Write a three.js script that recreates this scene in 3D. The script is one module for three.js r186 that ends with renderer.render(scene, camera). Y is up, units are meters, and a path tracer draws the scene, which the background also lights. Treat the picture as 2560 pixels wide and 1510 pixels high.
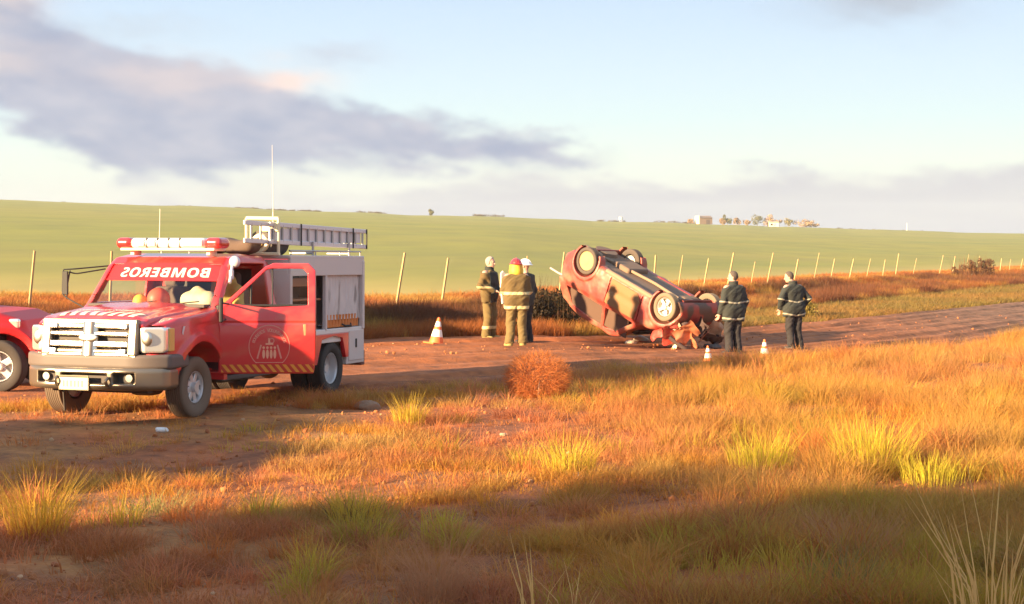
import * as THREE from 'three';
import { mergeGeometries } from 'three/addons/utils/BufferGeometryUtils.js';
import { RoundedBoxGeometry } from 'three/addons/geometries/RoundedBoxGeometry.js';

// ---------------------------------------------------------------- camera, sky, sun, exposure
const scene = new THREE.Scene();
const EYE = 2.25, F = 4000, YH = 590;                       // eye height (m), focal length and horizon row on a 2560 x 1510 picture
const PITCH = Math.atan((755 - YH) / F);
const camera = new THREE.PerspectiveCamera(2 * Math.atan(755 / F) * 180 / Math.PI, 2560 / 1510, 0.1, 8000);
camera.position.set(0, EYE, 0);
camera.lookAt(0, EYE - Math.tan(PITCH) * 10, -10);
camera.updateMatrixWorld();
const renderer = new THREE.WebGLRenderer({ antialias: true });
renderer.setSize(1024, 604);
renderer.toneMapping = THREE.LinearToneMapping;
const EXPOSURE = 3.7;
renderer.toneMappingExposure = EXPOSURE;
renderer.shadowMap.enabled = true;

const SUN_EL = 14.5 * Math.PI / 180;
const sunDir = new THREE.Vector3(-0.82, 0, 0.57).normalize().multiplyScalar(Math.cos(SUN_EL)).setY(Math.sin(SUN_EL));
const sun = new THREE.DirectionalLight(new THREE.Color().setRGB(1.0, 0.72, 0.40), 5.0);
sun.position.copy(sunDir).multiplyScalar(120).add(new THREE.Vector3(0, 0, -28));
sun.target.position.set(0, 0, -28);
sun.castShadow = true; sun.shadow.radius = 4;
sun.shadow.mapSize.set(4096, 4096);
Object.assign(sun.shadow.camera, { left: -45, right: 45, top: 30, bottom: -30, near: 1, far: 260 });
scene.add(sun, sun.target);

// ---------------------------------------------------------------- small maths
function rng(seed) { let a = seed >>> 0; return () => { a = (a + 0x6d2b79f5) | 0; let t = Math.imul(a ^ (a >>> 15), 1 | a); t = (t + Math.imul(t ^ (t >>> 7), 61 | t)) ^ t; return ((t ^ (t >>> 14)) >>> 0) / 4294967296; }; }
const clamp = (x, a = 0, b = 1) => Math.min(b, Math.max(a, x));
const lerp = (a, b, t) => a + (b - a) * t;
const sstep = (a, b, x) => { const t = clamp((x - a) / (b - a)); return t * t * (3 - 2 * t); };
const hash = (x, y, z = 0) => { let h = Math.imul(x, 374761393) ^ Math.imul(y, 668265263) ^ Math.imul(z, 1274126177); h = Math.imul(h ^ (h >>> 13), 1274126177); return ((h ^ (h >>> 16)) >>> 0) / 4294967296; };
function noise2(x, y) {
  const xi = Math.floor(x), yi = Math.floor(y); let u = x - xi, v = y - yi; u = u * u * (3 - 2 * u); v = v * v * (3 - 2 * v);
  return lerp(lerp(hash(xi, yi), hash(xi + 1, yi), u), lerp(hash(xi, yi + 1), hash(xi + 1, yi + 1), u), v);
}
function noise3(x, y, z) {
  const xi = Math.floor(x), yi = Math.floor(y), zi = Math.floor(z); let u = x - xi, v = y - yi, w = z - zi; u = u * u * (3 - 2 * u); v = v * v * (3 - 2 * v); w = w * w * (3 - 2 * w);
  const c = (k) => lerp(lerp(hash(xi, yi, zi + k), hash(xi + 1, yi, zi + k), u), lerp(hash(xi, yi + 1, zi + k), hash(xi + 1, yi + 1, zi + k), u), v);
  return lerp(c(0), c(1), w);
}
const fbm = (x, y, o = 4) => { let s = 0, a = 0.5, n = 0; for (let i = 0; i < o; i++) { s += a * noise2(x, y); n += a; a *= 0.5; x = x * 2.03 + 17.1; y = y * 2.03 + 5.7; } return s / n; };
const curve = (pts, x) => { if (x <= pts[0][0]) return pts[0][1]; for (let i = 1; i < pts.length; i++) if (x <= pts[i][0]) { const t = (x - pts[i - 1][0]) / (pts[i][0] - pts[i - 1][0]); return lerp(pts[i - 1][1], pts[i][1], t); } return pts[pts.length - 1][1]; };
const V = (x, y, z) => new THREE.Vector3(x, y, z);
const lin = (s) => (s <= 0.04045 ? s / 12.92 : ((s + 0.055) / 1.055) ** 2.4);

// ---------------------------------------------------------------- sky: air and clouds by direction
function skyTexture() {
  const W = 3072, Hh = 1536, data = new Float32Array(W * Hh * 4);
  // clear air: elevation (deg) -> display colour
  const air = [[0, 231, 228, 222], [1.6, 240, 241, 229], [2.7, 241, 249, 236], [4.2, 229, 247, 246], [6, 220, 239, 251], [8.4, 206, 228, 250], [16, 200, 224, 249], [35, 192, 218, 248], [90, 178, 208, 245]];
  const chan = [1, 2, 3].map((k) => air.map((a) => [a[0], a[k]]));
  // the long grey bank: top and bottom edge, elevation by azimuth (deg, right positive)
  const top = [[-60, 10.5], [-40, 9.5], [-24, 9], [-18, 8.4], [-16, 7.5], [-13.5, 6.6], [-11.5, 6.2], [-9.6, 5.9], [-7.4, 5.0], [-4.5, 4.5], [-2, 4.0], [0, 3.7], [1.2, 3.4], [3.4, 2.75]];
  const bot = [[-60, 5.2], [-40, 5.0], [-24, 4.8], [-18, 4.15], [-16.5, 3.3], [-14, 2.0], [-11, 1.8], [-8.5, 2.35], [-4, 2.45], [0, 2.4], [3.4, 2.4]];
  const low = [[-60, 1.6], [-30, 1.2], [-18, 0.8], [-6, 1.2], [-3, 2.0], [1, 2.15], [4, 1.75], [7, 1.65], [9, 2.2], [12, 2.1], [15, 2.15], [18, 2.4], [26, 2.2], [40, 1.8], [60, 1.2]];
  const blob = (az, el, a, e, ra, re) => Math.exp(-(((az - a) / ra) ** 2) - (((el - e) / re) ** 2));
  for (let y = 0; y < Hh; y++) {
    const elr = ((y + 0.5) / Hh - 0.5) * Math.PI, el0 = elr * 180 / Math.PI;
    for (let x = 0; x < W; x++) {
      const phi = ((x + 0.5) / W - 0.5) * 2 * Math.PI;              // atan2(z, x)
      let az = phi * 180 / Math.PI + 90; if (az > 180) az -= 360;    // 0 straight ahead (-z)
      const o = (y * W + x) * 4;
      const el = Math.max(el0, 0);
      let c = chan.map((k) => curve(k, el));
      if (el0 > -1 && el0 < 60) {
        const k = 1 + el * 0.02, wx = az + (fbm(az * 0.35 + 3, el * 0.9, 4) - 0.5) * 2.4, wy = el + (fbm(az * 0.5, el * 1.4 + 9, 5) - 0.5) * 1.0 + (fbm(az * 1.4 + el * 1.5, el * 5 + az * 0.6 + 2, 4) - 0.5) * 0.75;
        const mix = (col, t) => { c = c.map((v, i) => lerp(v, col[i], clamp(t))); };
        // low haze bank along the horizon
        mix([213, 212, 215], 0.95 * sstep(0.35, -0.45, wy - curve(low, wx)) * (0.7 + 0.5 * fbm(az * 0.3 + 40, el * 2.2, 3)));
        // grey bank
        const inTop = sstep(0.35, -0.45, wy - curve(top, wx)), inBot = sstep(-0.35, 0.55, wy - curve(bot, wx)), right = sstep(4.2, 2.6, wx), left = sstep(-75, -45, az);
        const bank = inTop * inBot * right * left, tx = clamp(0.5 + 1.5 * (fbm(az * 0.55 + 11, el * 1.3 + 4, 5) - 0.5) + 0.7 * (fbm(az * 1.2 + el, el * 4.5 + az * 0.4, 4) - 0.5));
        mix([lerp(166, 198, tx), lerp(175, 199, tx), lerp(199, 212, tx)], 0.95 * bank);
        // falling rain under the bank
        const rain = sstep(0.4, -1.2, wy - curve(bot, wx)) * sstep(-14.5, -12, az) * sstep(-5.5, -9, az) * (0.35 + 0.5 * noise2(az * 1.6 + el * 0.3, 3)) * sstep(0, 1.2, el + 0.4);
        mix([212, 210, 212], 0.75 * rain);
        // sunlit heads of the bank
        const p1 = blob(wx, wy, -8.4, 5.45, 1.5, 0.42), p2 = blob(wx, wy, -12, 5.5, 2.4, 0.75), p3 = blob(wx, wy, -17.6, 6.0, 1.9, 0.7) + blob(wx, wy, -18, 7.9, 2.2, 0.6);
        mix([253, 230, 221], 1.1 * p1); mix([222, 211, 213], 0.9 * p2); mix([221, 210, 211], 0.9 * p3);
        // thin wisps
        mix([206, 217, 228], 0.5 * blob(wx, wy, -13.0, 7.2, 2.6, 0.33)); mix([208, 216, 228], 0.75 * blob(wx, wy, -6.2, 6.35, 1.5, 0.4));
        mix([190, 199, 211], 0.95 * blob(wx, wy, 13.2, 8.4, 2.6, 0.9)); mix([206, 209, 219], 0.7 * blob(wx, wy, 1.2, 3.62, 1.3, 0.12));
        mix([207, 208, 216], 0.7 * blob(wx, wy, 9.2, 2.35, 1.6, 0.12));
        // the rest of the sky: the same sort of scattered bank, away from the part above
        const far = sstep(24, 34, Math.abs(az)) + sstep(9, 14, el), sc = sstep(0.55, 0.72, fbm(az * 0.07 + 2, el * 0.16 * k + 7, 5));
        mix([lerp(200, 226, tx), lerp(203, 222, tx), lerp(216, 224, tx)], 0.8 * clamp(far) * sc * sstep(60, 35, el));
      }
      for (let i = 0; i < 3; i++) data[o + i] = lin(c[i] / 255) / EXPOSURE * 1.06;
      data[o + 3] = 1;
    }
  }
  const t = new THREE.DataTexture(data, W, Hh, THREE.RGBAFormat, THREE.FloatType);
  t.mapping = THREE.EquirectangularReflectionMapping; t.magFilter = THREE.LinearFilter; t.minFilter = THREE.LinearFilter; t.needsUpdate = true;
  return t;
}
const sky = skyTexture();
scene.background = sky; scene.environment = sky;
scene.fog = new THREE.FogExp2(new THREE.Color().setRGB(0.80, 0.90, 1.0), 0.0002);

// ---------------------------------------------------------------- naming and building helpers
const taken = new Map();
function numbered(name) { const n = taken.get(name) ?? 0; taken.set(name, n + 1); return n ? name + '_' + String(n).padStart(3, '0') : name; }
function tag(o, label, category, group, kind) { o.userData.label = label; if (category) o.userData.category = category; if (group) o.userData.group = group; if (kind) o.userData.kind = kind; return o; }
function thing(name, label, category, group) { const g = new THREE.Group(); g.name = numbered(name); scene.add(g); return tag(g, label, category, group); }
function part(parent, name, geo, mat) { const m = new THREE.Mesh(geo, mat); m.name = name; m.castShadow = m.receiveShadow = true; parent.add(m); return m; }
function single(name, geo, mat, label, category, group, kind) { const m = part(scene, numbered(name), geo, mat); return tag(m, label, category, group, kind); }
const box = (w, h, d, x = 0, y = 0, z = 0, r = 0.012) => { const q = Math.min(w, h, d) * 0.45; const g = new RoundedBoxGeometry(w, h, d, 2, Math.min(r, q)); return g.translate(x, y, z); };
const tube = (a, b, r, r2 = r, n = 8) => { const A = V(...a), B = V(...b), L = A.distanceTo(B), g = new THREE.CylinderGeometry(r2, r, L, n); g.applyMatrix4(new THREE.Matrix4().compose(A.clone().lerp(B, 0.5), new THREE.Quaternion().setFromUnitVectors(V(0, 1, 0), B.clone().sub(A).normalize()), V(1, 1, 1))); return g; };
const merge = (list) => mergeGeometries(list.map((g) => { g = g.index ? g.toNonIndexed() : g.clone(); for (const k of Object.keys(g.attributes)) if (!['position', 'normal', 'uv'].includes(k)) g.deleteAttribute(k); if (!g.attributes.uv) g.setAttribute('uv', new THREE.BufferAttribute(new Float32Array(g.attributes.position.count * 2), 2)); return g; }));
const bar = (pts, r, n = 8) => new THREE.TubeGeometry(new THREE.CatmullRomCurve3(pts.map((p) => V(...p)), false, 'catmullrom', 0.2), pts.length * 6, r, n);

// signed distance helpers and a surface-nets mesher
const smin = (a, b, k) => { const h = Math.max(k - Math.abs(a - b), 0) / k; return Math.min(a, b) - h * h * k * 0.25; };
const smax = (a, b, k) => -smin(-a, -b, k);
const capsule = (x, y, z, a, b, ra, rb) => { const dx = b[0] - a[0], dy = b[1] - a[1], dz = b[2] - a[2], px = x - a[0], py = y - a[1], pz = z - a[2]; const t = clamp((px * dx + py * dy + pz * dz) / (dx * dx + dy * dy + dz * dz + 1e-9)); const qx = px - dx * t, qy = py - dy * t, qz = pz - dz * t; return Math.sqrt(qx * qx + qy * qy + qz * qz) - lerp(ra, rb, t); };
const ball = (x, y, z, c, rx, ry = rx, rz = rx) => { const a = (x - c[0]) / rx, b = (y - c[1]) / ry, d = (z - c[2]) / rz; return (Math.sqrt(a * a + b * b + d * d) - 1) * Math.min(rx, ry, rz); };
const poly = (px, py, v) => {                                        // exact distance to a polygon, negative inside
  let d = 1e9, s = 1;
  for (let i = 0, j = v.length - 1; i < v.length; j = i++) {
    const ex = v[j][0] - v[i][0], ey = v[j][1] - v[i][1], wx = px - v[i][0], wy = py - v[i][1], t = clamp((wx * ex + wy * ey) / (ex * ex + ey * ey)), bx = wx - ex * t, by = wy - ey * t;
    d = Math.min(d, bx * bx + by * by);
    const c1 = py >= v[i][1], c2 = py < v[j][1], c3 = ex * wy > ey * wx;
    if ((c1 && c2 && c3) || (!c1 && !c2 && !c3)) s = -s;
  }
  return s * Math.sqrt(d);
};
const cube = (x, y, z, c, h, r = 0) => { const a = Math.abs(x - c[0]) - h[0] + r, b = Math.abs(y - c[1]) - h[1] + r, d = Math.abs(z - c[2]) - h[2] + r; return Math.hypot(Math.max(a, 0), Math.max(b, 0), Math.max(d, 0)) + Math.min(Math.max(a, b, d), 0) - r; };
function nets(f, lo, hi, cell, paint) {
  const n = [0, 1, 2].map((k) => Math.ceil((hi[k] - lo[k]) / cell) + 1), [nx, ny, nz] = n, val = new Float32Array(nx * ny * nz), at = (i, j, k) => (k * ny + j) * nx + i;
  for (let k = 0; k < nz; k++) for (let j = 0; j < ny; j++) for (let i = 0; i < nx; i++) val[at(i, j, k)] = f(lo[0] + i * cell, lo[1] + j * cell, lo[2] + k * cell);
  const id = new Int32Array(nx * ny * nz).fill(-1), pos = [], idx = [];
  for (let k = 0; k < nz - 1; k++) for (let j = 0; j < ny - 1; j++) for (let i = 0; i < nx - 1; i++) {
    let m = 0; for (let c = 0; c < 8; c++) if (val[at(i + (c & 1), j + ((c >> 1) & 1), k + (c >> 2))] < 0) m++;
    if (m === 0 || m === 8) continue;
    let sx = 0, sy = 0, sz = 0, cnt = 0;
    for (let a = 0; a < 8; a++) for (let b = 1; b < 8; b <<= 1) if (!(a & b)) {
      const q = a | b, va = val[at(i + (a & 1), j + ((a >> 1) & 1), k + (a >> 2))], vb = val[at(i + (q & 1), j + ((q >> 1) & 1), k + (q >> 2))];
      if ((va < 0) !== (vb < 0)) { const t = va / (va - vb); sx += (a & 1) + (b === 1 ? t : 0); sy += ((a >> 1) & 1) + (b === 2 ? t : 0); sz += (a >> 2) + (b === 4 ? t : 0); cnt++; }
    }
    id[at(i, j, k)] = pos.length / 3; pos.push(lo[0] + (i + sx / cnt) * cell, lo[1] + (j + sy / cnt) * cell, lo[2] + (k + sz / cnt) * cell);
  }
  const quad = (a, b, c, d, flip) => { if (a < 0 || b < 0 || c < 0 || d < 0) return; flip ? idx.push(a, c, b, a, d, c) : idx.push(a, b, c, a, c, d); };
  for (let k = 1; k < nz - 1; k++) for (let j = 1; j < ny - 1; j++) for (let i = 1; i < nx - 1; i++) {
    const v = val[at(i, j, k)] < 0;
    if (v !== (val[at(i + 1, j, k)] < 0)) quad(id[at(i, j - 1, k - 1)], id[at(i, j, k - 1)], id[at(i, j, k)], id[at(i, j - 1, k)], !v);
    if (v !== (val[at(i, j + 1, k)] < 0)) quad(id[at(i - 1, j, k - 1)], id[at(i - 1, j, k)], id[at(i, j, k)], id[at(i, j, k - 1)], !v);
    if (v !== (val[at(i, j, k + 1)] < 0)) quad(id[at(i - 1, j - 1, k)], id[at(i, j - 1, k)], id[at(i, j, k)], id[at(i - 1, j, k)], !v);
  }
  const g = new THREE.BufferGeometry();
  g.setAttribute('position', new THREE.BufferAttribute(new Float32Array(pos), 3)); g.setIndex(idx); g.computeVertexNormals();
  // sharpen the normals with the field's own gradient
  const N = g.attributes.normal, P = g.attributes.position, e = cell * 0.6;
  for (let i = 0; i < P.count; i++) { const x = P.getX(i), y = P.getY(i), z = P.getZ(i); let a = f(x + e, y, z) - f(x - e, y, z), b = f(x, y + e, z) - f(x, y - e, z), c = f(x, y, z + e) - f(x, y, z - e); const l = Math.hypot(a, b, c) || 1; N.setXYZ(i, a / l, b / l, c / l); }
  if (paint) { const col = new Float32Array(P.count * 3); for (let i = 0; i < P.count; i++) { const c = paint(P.getX(i), P.getY(i), P.getZ(i)); col.set(c, i * 3); } g.setAttribute('color', new THREE.BufferAttribute(col, 3)); }
  return g;
}

// ---------------------------------------------------------------- materials
const rgb = (r, g, b) => new THREE.Color().setRGB(r, g, b);
const dustPaint = (r, g, b, s = 1) => (x, y, z) => { const k = clamp(0.05 + 0.22 * sstep(0.5, 0.72, fbm(x * 3.1 + z * 2.2 + s, y * 4.3 + z * 1.3, 5)) + 0.10 * (fbm(x * 22 + s, y * 22 + z * 17, 3) - 0.4)); return [lerp(r, 0.36, k), lerp(g, 0.2, k), lerp(b, 0.12, k)]; };
const std = (r, g, b, roughness = 0.8, metalness = 0, extra = {}) => new THREE.MeshStandardMaterial({ color: rgb(r, g, b), roughness, metalness, ...extra });
const phys = (r, g, b, roughness, metalness, extra = {}) => new THREE.MeshPhysicalMaterial({ color: rgb(r, g, b), roughness, metalness, ...extra });
function noiseTex(n, fn, srgb) {
  const d = new Uint8Array(n * n * 4);
  for (let y = 0; y < n; y++) for (let x = 0; x < n; x++) { const c = fn(x / n, y / n, x, y); for (let k = 0; k < 3; k++) d[(y * n + x) * 4 + k] = clamp(c[k]) * 255; d[(y * n + x) * 4 + 3] = 255; }
  const t = new THREE.DataTexture(d, n, n); t.wrapS = t.wrapT = THREE.RepeatWrapping; t.magFilter = THREE.LinearFilter; t.minFilter = THREE.LinearMipmapLinearFilter; t.generateMipmaps = true; if (srgb) t.colorSpace = THREE.SRGBColorSpace; t.needsUpdate = true; return t;
}
// tileable noise: value noise on a wrapped lattice
const tnoise = (u, v, p, s) => { const x = u * p, y = v * p, xi = Math.floor(x), yi = Math.floor(y); let a = x - xi, b = y - yi; a = a * a * (3 - 2 * a); b = b * b * (3 - 2 * b); const h = (i, j) => hash(((i % p) + p) % p, ((j % p) + p) % p, s); return lerp(lerp(h(xi, yi), h(xi + 1, yi), a), lerp(h(xi, yi + 1), h(xi + 1, yi + 1), a), b); };
const tfbm = (u, v, p, s, o = 5) => { let r = 0, a = 0.5, n = 0; for (let i = 0; i < o; i++) { r += a * tnoise(u, v, p << i, s + i); n += a; a *= 0.55; } return r / n; };
const dirtTex = noiseTex(1024, (u, v) => { const a = tfbm(u, v, 6, 1, 7), b = tfbm(u, v, 24, 9, 5), k = 0.55 + 0.75 * (a - 0.35) + 0.5 * (b - 0.5); return [k, k * (0.97 + 0.06 * b), k * (0.94 + 0.1 * a)]; });
const dirtBump = noiseTex(1024, (u, v) => { const a = tfbm(u, v, 8, 21, 7), b = tnoise(u, v, 128, 5); const k = a * 0.8 + 0.2 * b; return [k, k, k]; });
const clothTex = noiseTex(256, (u, v) => { const a = tfbm(u, v, 8, 33, 5), k = 0.7 + 0.5 * (a - 0.2); return [k, k, k]; });
const M = {
  dustyRed: phys(1, 1, 1, 0.4, 0, { clearcoat: 1, clearcoatRoughness: 0.1, vertexColors: true }),
  red: phys(0.62, 0.016, 0.024, 0.4, 0, { clearcoat: 1, clearcoatRoughness: 0.08 }),
  redDark: phys(0.5, 0.014, 0.016, 0.45, 0, { clearcoat: 0.4, clearcoatRoughness: 0.25 }),
  chrome: std(0.62, 0.57, 0.50, 0.32, 1), dullChrome: std(0.27, 0.22, 0.17, 0.33, 0.75),
  lamp: phys(0.9, 0.88, 0.82, 0.2, 0.7, { clearcoat: 1, clearcoatRoughness: 0.05 }),
  glass: phys(0.92, 0.95, 0.94, 0.03, 0, { transmission: 1, thickness: 0, ior: 1.5 }),
  darkGlass: phys(0.035, 0.03, 0.03, 0.25, 0, {}),
  black: std(0.03, 0.028, 0.027, 0.7), plastic: std(0.09, 0.075, 0.068, 0.75), greyPlastic: std(0.13, 0.10, 0.088, 0.6),
  rubber: std(0.055, 0.045, 0.04, 0.92), dustyRubber: std(0.17, 0.12, 0.085, 0.95),
  rim: std(0.62, 0.6, 0.6, 0.38, 0.5), steel: std(0.45, 0.43, 0.42, 0.45, 0.7),
  white: std(0.60, 0.515, 0.49, 0.5), offWhite: std(0.74, 0.66, 0.62, 0.7), cream: std(0.8, 0.72, 0.55, 0.6),
  aluminium: std(0.66, 0.63, 0.65, 0.5, 0.35), orange: std(0.62, 0.2, 0.05, 0.75),
  tan: std(0.185, 0.122, 0.046, 0.92, 0, { map: clothTex }), tanCloth: std(0.225, 0.155, 0.058, 0.92, 0, { map: clothTex }), navy: std(0.045, 0.05, 0.046, 0.9, 0, { map: clothTex }), reflect: std(0.58, 0.48, 0.24, 0.55), reflectDim: std(0.33, 0.30, 0.22, 0.55),
  skin: std(0.56, 0.33, 0.24, 0.6), hair: std(0.10, 0.075, 0.06, 0.85), greyHair: std(0.38, 0.31, 0.27, 0.85), boot: std(0.05, 0.042, 0.038, 0.7), bootTan: std(0.34, 0.25, 0.085, 0.8), trousers: std(0.028, 0.024, 0.026, 0.9),
  helmetRed: phys(0.62, 0.03, 0.03, 0.35, 0, { clearcoat: 0.7 }), helmetWhite: phys(0.75, 0.75, 0.75, 0.35, 0, { clearcoat: 0.7 }), yellow: std(0.75, 0.47, 0.05, 0.6),
  coneOrange: std(0.85, 0.18, 0.05, 0.55), coneWhite: std(0.85, 0.8, 0.74, 0.5), wood: std(0.34, 0.28, 0.2, 0.9), rust: std(0.28, 0.12, 0.06, 0.85),
};

// ---------------------------------------------------------------- from a pixel of the 2560 x 1510 picture to the ground plan
const xAt = (u, d, y = 0) => (u - 1280) / F * (d * Math.cos(PITCH) + (EYE - y) * Math.sin(PITCH));
const yAt = (v, d) => EYE - d * Math.tan(Math.atan((v - 755) / F) + PITCH);
const dAt = (v, y = 0) => (EYE - y) / Math.tan(Math.atan((v - 755) / F) + PITCH);

// ---------------------------------------------------------------- the lie of the land
const FENCE = [[-80, 33], [-40, 35.5], [-11, 37.6], [-2.7, 38.8], [-0.6, 42], [1.5, 47.5], [6.4, 58.5], [10.6, 66], [14, 72.5], [20.9, 85.5], [27, 96], [34.5, 108], [60, 150], [120, 250]];   // x, distance
const fenceD = (x) => curve(FENCE, x);
const NEAR = [[-60, 15], [-30, 17.5], [-10, 20.2], [-4, 21.2], [-1, 22.8], [2, 25.7], [4.2, 27.6], [8, 32], [12, 37.5], [30, 62], [60, 104], [110, 175]];
const FAR = [[-60, 30], [-30, 32], [-10, 33.6], [-3.2, 34.4], [1, 36.4], [4, 39.5], [6.1, 43], [11, 48.8], [19, 60], [38, 86], [75, 137], [110, 186]];
const nearD = (x) => curve(NEAR, x), farD = (x) => curve(FAR, x);
const horizonRow = (u) => lerp(503, 585, clamp(u / 2560, -0.6, 1.5));
const CREST = 700;
function land(x, z) {
  const d = -z, df = fenceD(x), B = curve([[-10, 0.42], [0, 0.42], [7, 0.25], [14, 0.16], [27, -0.1], [60, -0.1]], x);
  let h = -0.2 * sstep(-1, 5, x) * sstep(26, 33, d) + 0.06 * Math.exp(-(((x + 4.8) / 3) ** 2) - (((d - 19.2) / 2.6) ** 2));
  const s = d - df;
  if (s < 0) h = lerp(h, B, sstep(-3.2, -0.3, s));
  else {
    const rad = Math.hypot(x, d), u = d > 1 ? 1280 + F * x / d : 1280, Hc = EYE + (YH - horizonRow(u)) / F * CREST;
    h = lerp(B, Hc, clamp((rad - df) / (CREST - df)));
    if (rad > CREST) h = Hc - (rad - CREST) * 0.03;
    h += 0.35 * (fbm(x * 0.02 + 3, z * 0.02, 3) - 0.5) * sstep(4, 60, s) + (rad > 300 ? 1.2 * (fbm(Math.atan2(x, d) * 30, 2, 4) - 0.5) * sstep(300, 680, rad) : 0);
  }
  // verge bumps this side of the road
  const verge = sstep(1.5, -1.5, d - nearD(x));
  h += verge * (0.16 * (fbm(x * 0.55 + 20, z * 0.55, 4) - 0.5) + 0.12 * sstep(1, 7, x) * sstep(12, 20, d));
  // highway bank outside the frame, behind and to the left of the camera: its shade lies over the foreground
  const lineD = 1.3 + (x + 18.9) * 0.32 + 2.6 * (fbm(x * 0.5, 8, 4) - 0.5), south = lineD - d;
  h += (4.9 + 1.3 * sstep(-9, -17, x) + 3.4 * (fbm(x * 0.75 + 5, d * 0.5, 4) - 0.5)) * sstep(-0.6, 1.6, south) * sstep(-4.6, -7.6, x);
  return h;
}
const roadMask = (x, d) => sstep(-0.7, 0.4, d - nearD(x)) * sstep(0.7, -0.4, d - farD(x));

// one ground sheet, polar round the viewer, out past the horizon
{
  const angs = []; for (let a = -24; a <= 24; a += 0.16) angs.push(a); for (let a = 27; a <= 333; a += 3) angs.push(a);
  const rads = []; for (let r = 0.6, k = 0; r < 1150; k++) { rads.push(r); r += Math.max(0.16, r * 0.0135); }
  const pos = [], uv = [], col = [], idx = [], na = angs.length;
  for (const r of rads) for (const a of angs) {
    const t = a * Math.PI / 180, x = r * Math.sin(t), z = -r * Math.cos(t), d = -z, y = land(x, z) - 0.05 * roadMask(x, d);
    pos.push(x, y, z); uv.push(x / 2.6, z / 2.6);
    // what the ground is made of: bare red-brown soil, litter of dead grass, crop beyond the fence
    const s = d - fenceD(x) - 2.5 - 1.5 * (fbm(x * 0.25, z * 0.25, 3) - 0.5), n1 = fbm(x * 0.4 + 7, z * 0.4, 4), n2 = fbm(x * 1.3, z * 1.3 + 4, 4);
    let c = [0.50, 0.145, 0.042];
    const dead = sstep(0.48, 0.62, n1), g = sstep(0.6, 0.72, n2);
    c = c.map((v, i) => lerp(v, [0.52, 0.23, 0.06][i], 0.7 * dead)); c = c.map((v, i) => lerp(v, [0.34, 0.15, 0.05][i], 0.6 * g));
    const f = sstep(-0.6, 0.8, s);
    if (f > 0) {
      const p = fbm(x * 0.03 + z * 0.012 + 11, z * 0.03, 4), q = 0.6 * fbm(x * 0.25, z * 0.1 + 3, 3) + 0.4 * fbm(x * 0.9 + z * 0.4, z * 0.25 + 8, 4), crop = [lerp(0.19, 0.29, p) + 0.13 * (q - 0.5), lerp(0.205, 0.24, p) + 0.11 * (q - 0.5), lerp(0.028, 0.040, p)];
      const dry = 0.55 * sstep(22, 2, s + 8 * (p - 0.5)) * (0.6 + 0.6 * q);
      c = c.map((v, i) => lerp(v, lerp(crop[i], [0.55, 0.36, 0.11][i], clamp(dry)), f));
    }
    col.push(...c);
  }
  const fieldIdx = [], isField = (k) => { const x = pos[k * 3], d = -pos[k * 3 + 2]; return d - fenceD(x) > 3.2; };
  for (let j = 0; j < rads.length - 1; j++) for (let i = 0; i < na; i++) { const a = j * na + i, b = j * na + (i + 1) % na; (isField(a) && isField(b) ? fieldIdx : idx).push(a, b, a + na, b, b + na, a + na); }
  const c0 = pos.length / 3; pos.push(0, land(0, 0), 0); uv.push(0, 0); col.push(0.4, 0.19, 0.1);
  for (let i = 0; i < na; i++) idx.push(c0, (i + 1) % na, i);
  const g = new THREE.BufferGeometry(); g.setAttribute('position', new THREE.Float32BufferAttribute(pos, 3)); g.setAttribute('uv', new THREE.Float32BufferAttribute(uv, 2)); g.setAttribute('color', new THREE.Float32BufferAttribute(col, 3)); g.setIndex(idx); g.computeVertexNormals();
  const m = new THREE.MeshStandardMaterial({ vertexColors: true, map: dirtTex, bumpMap: dirtBump, bumpScale: 0.03, roughness: 0.97 });
  single('ground', g, m, 'reddish soil verge with dead grass on both sides of the dirt road', 'ground', null, 'structure');
  const gf = g.clone(); gf.setIndex(fieldIdx); const U = gf.attributes.uv; for (let i = 0; i < U.count; i++) U.setXY(i, pos[i * 3] / 60, pos[i * 3 + 2] / 60);
  single('field', gf, new THREE.MeshStandardMaterial({ vertexColors: true, roughness: 0.95 }), 'broad green crop field rising to the horizon beyond the fence', 'field', null, 'structure');
}
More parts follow.
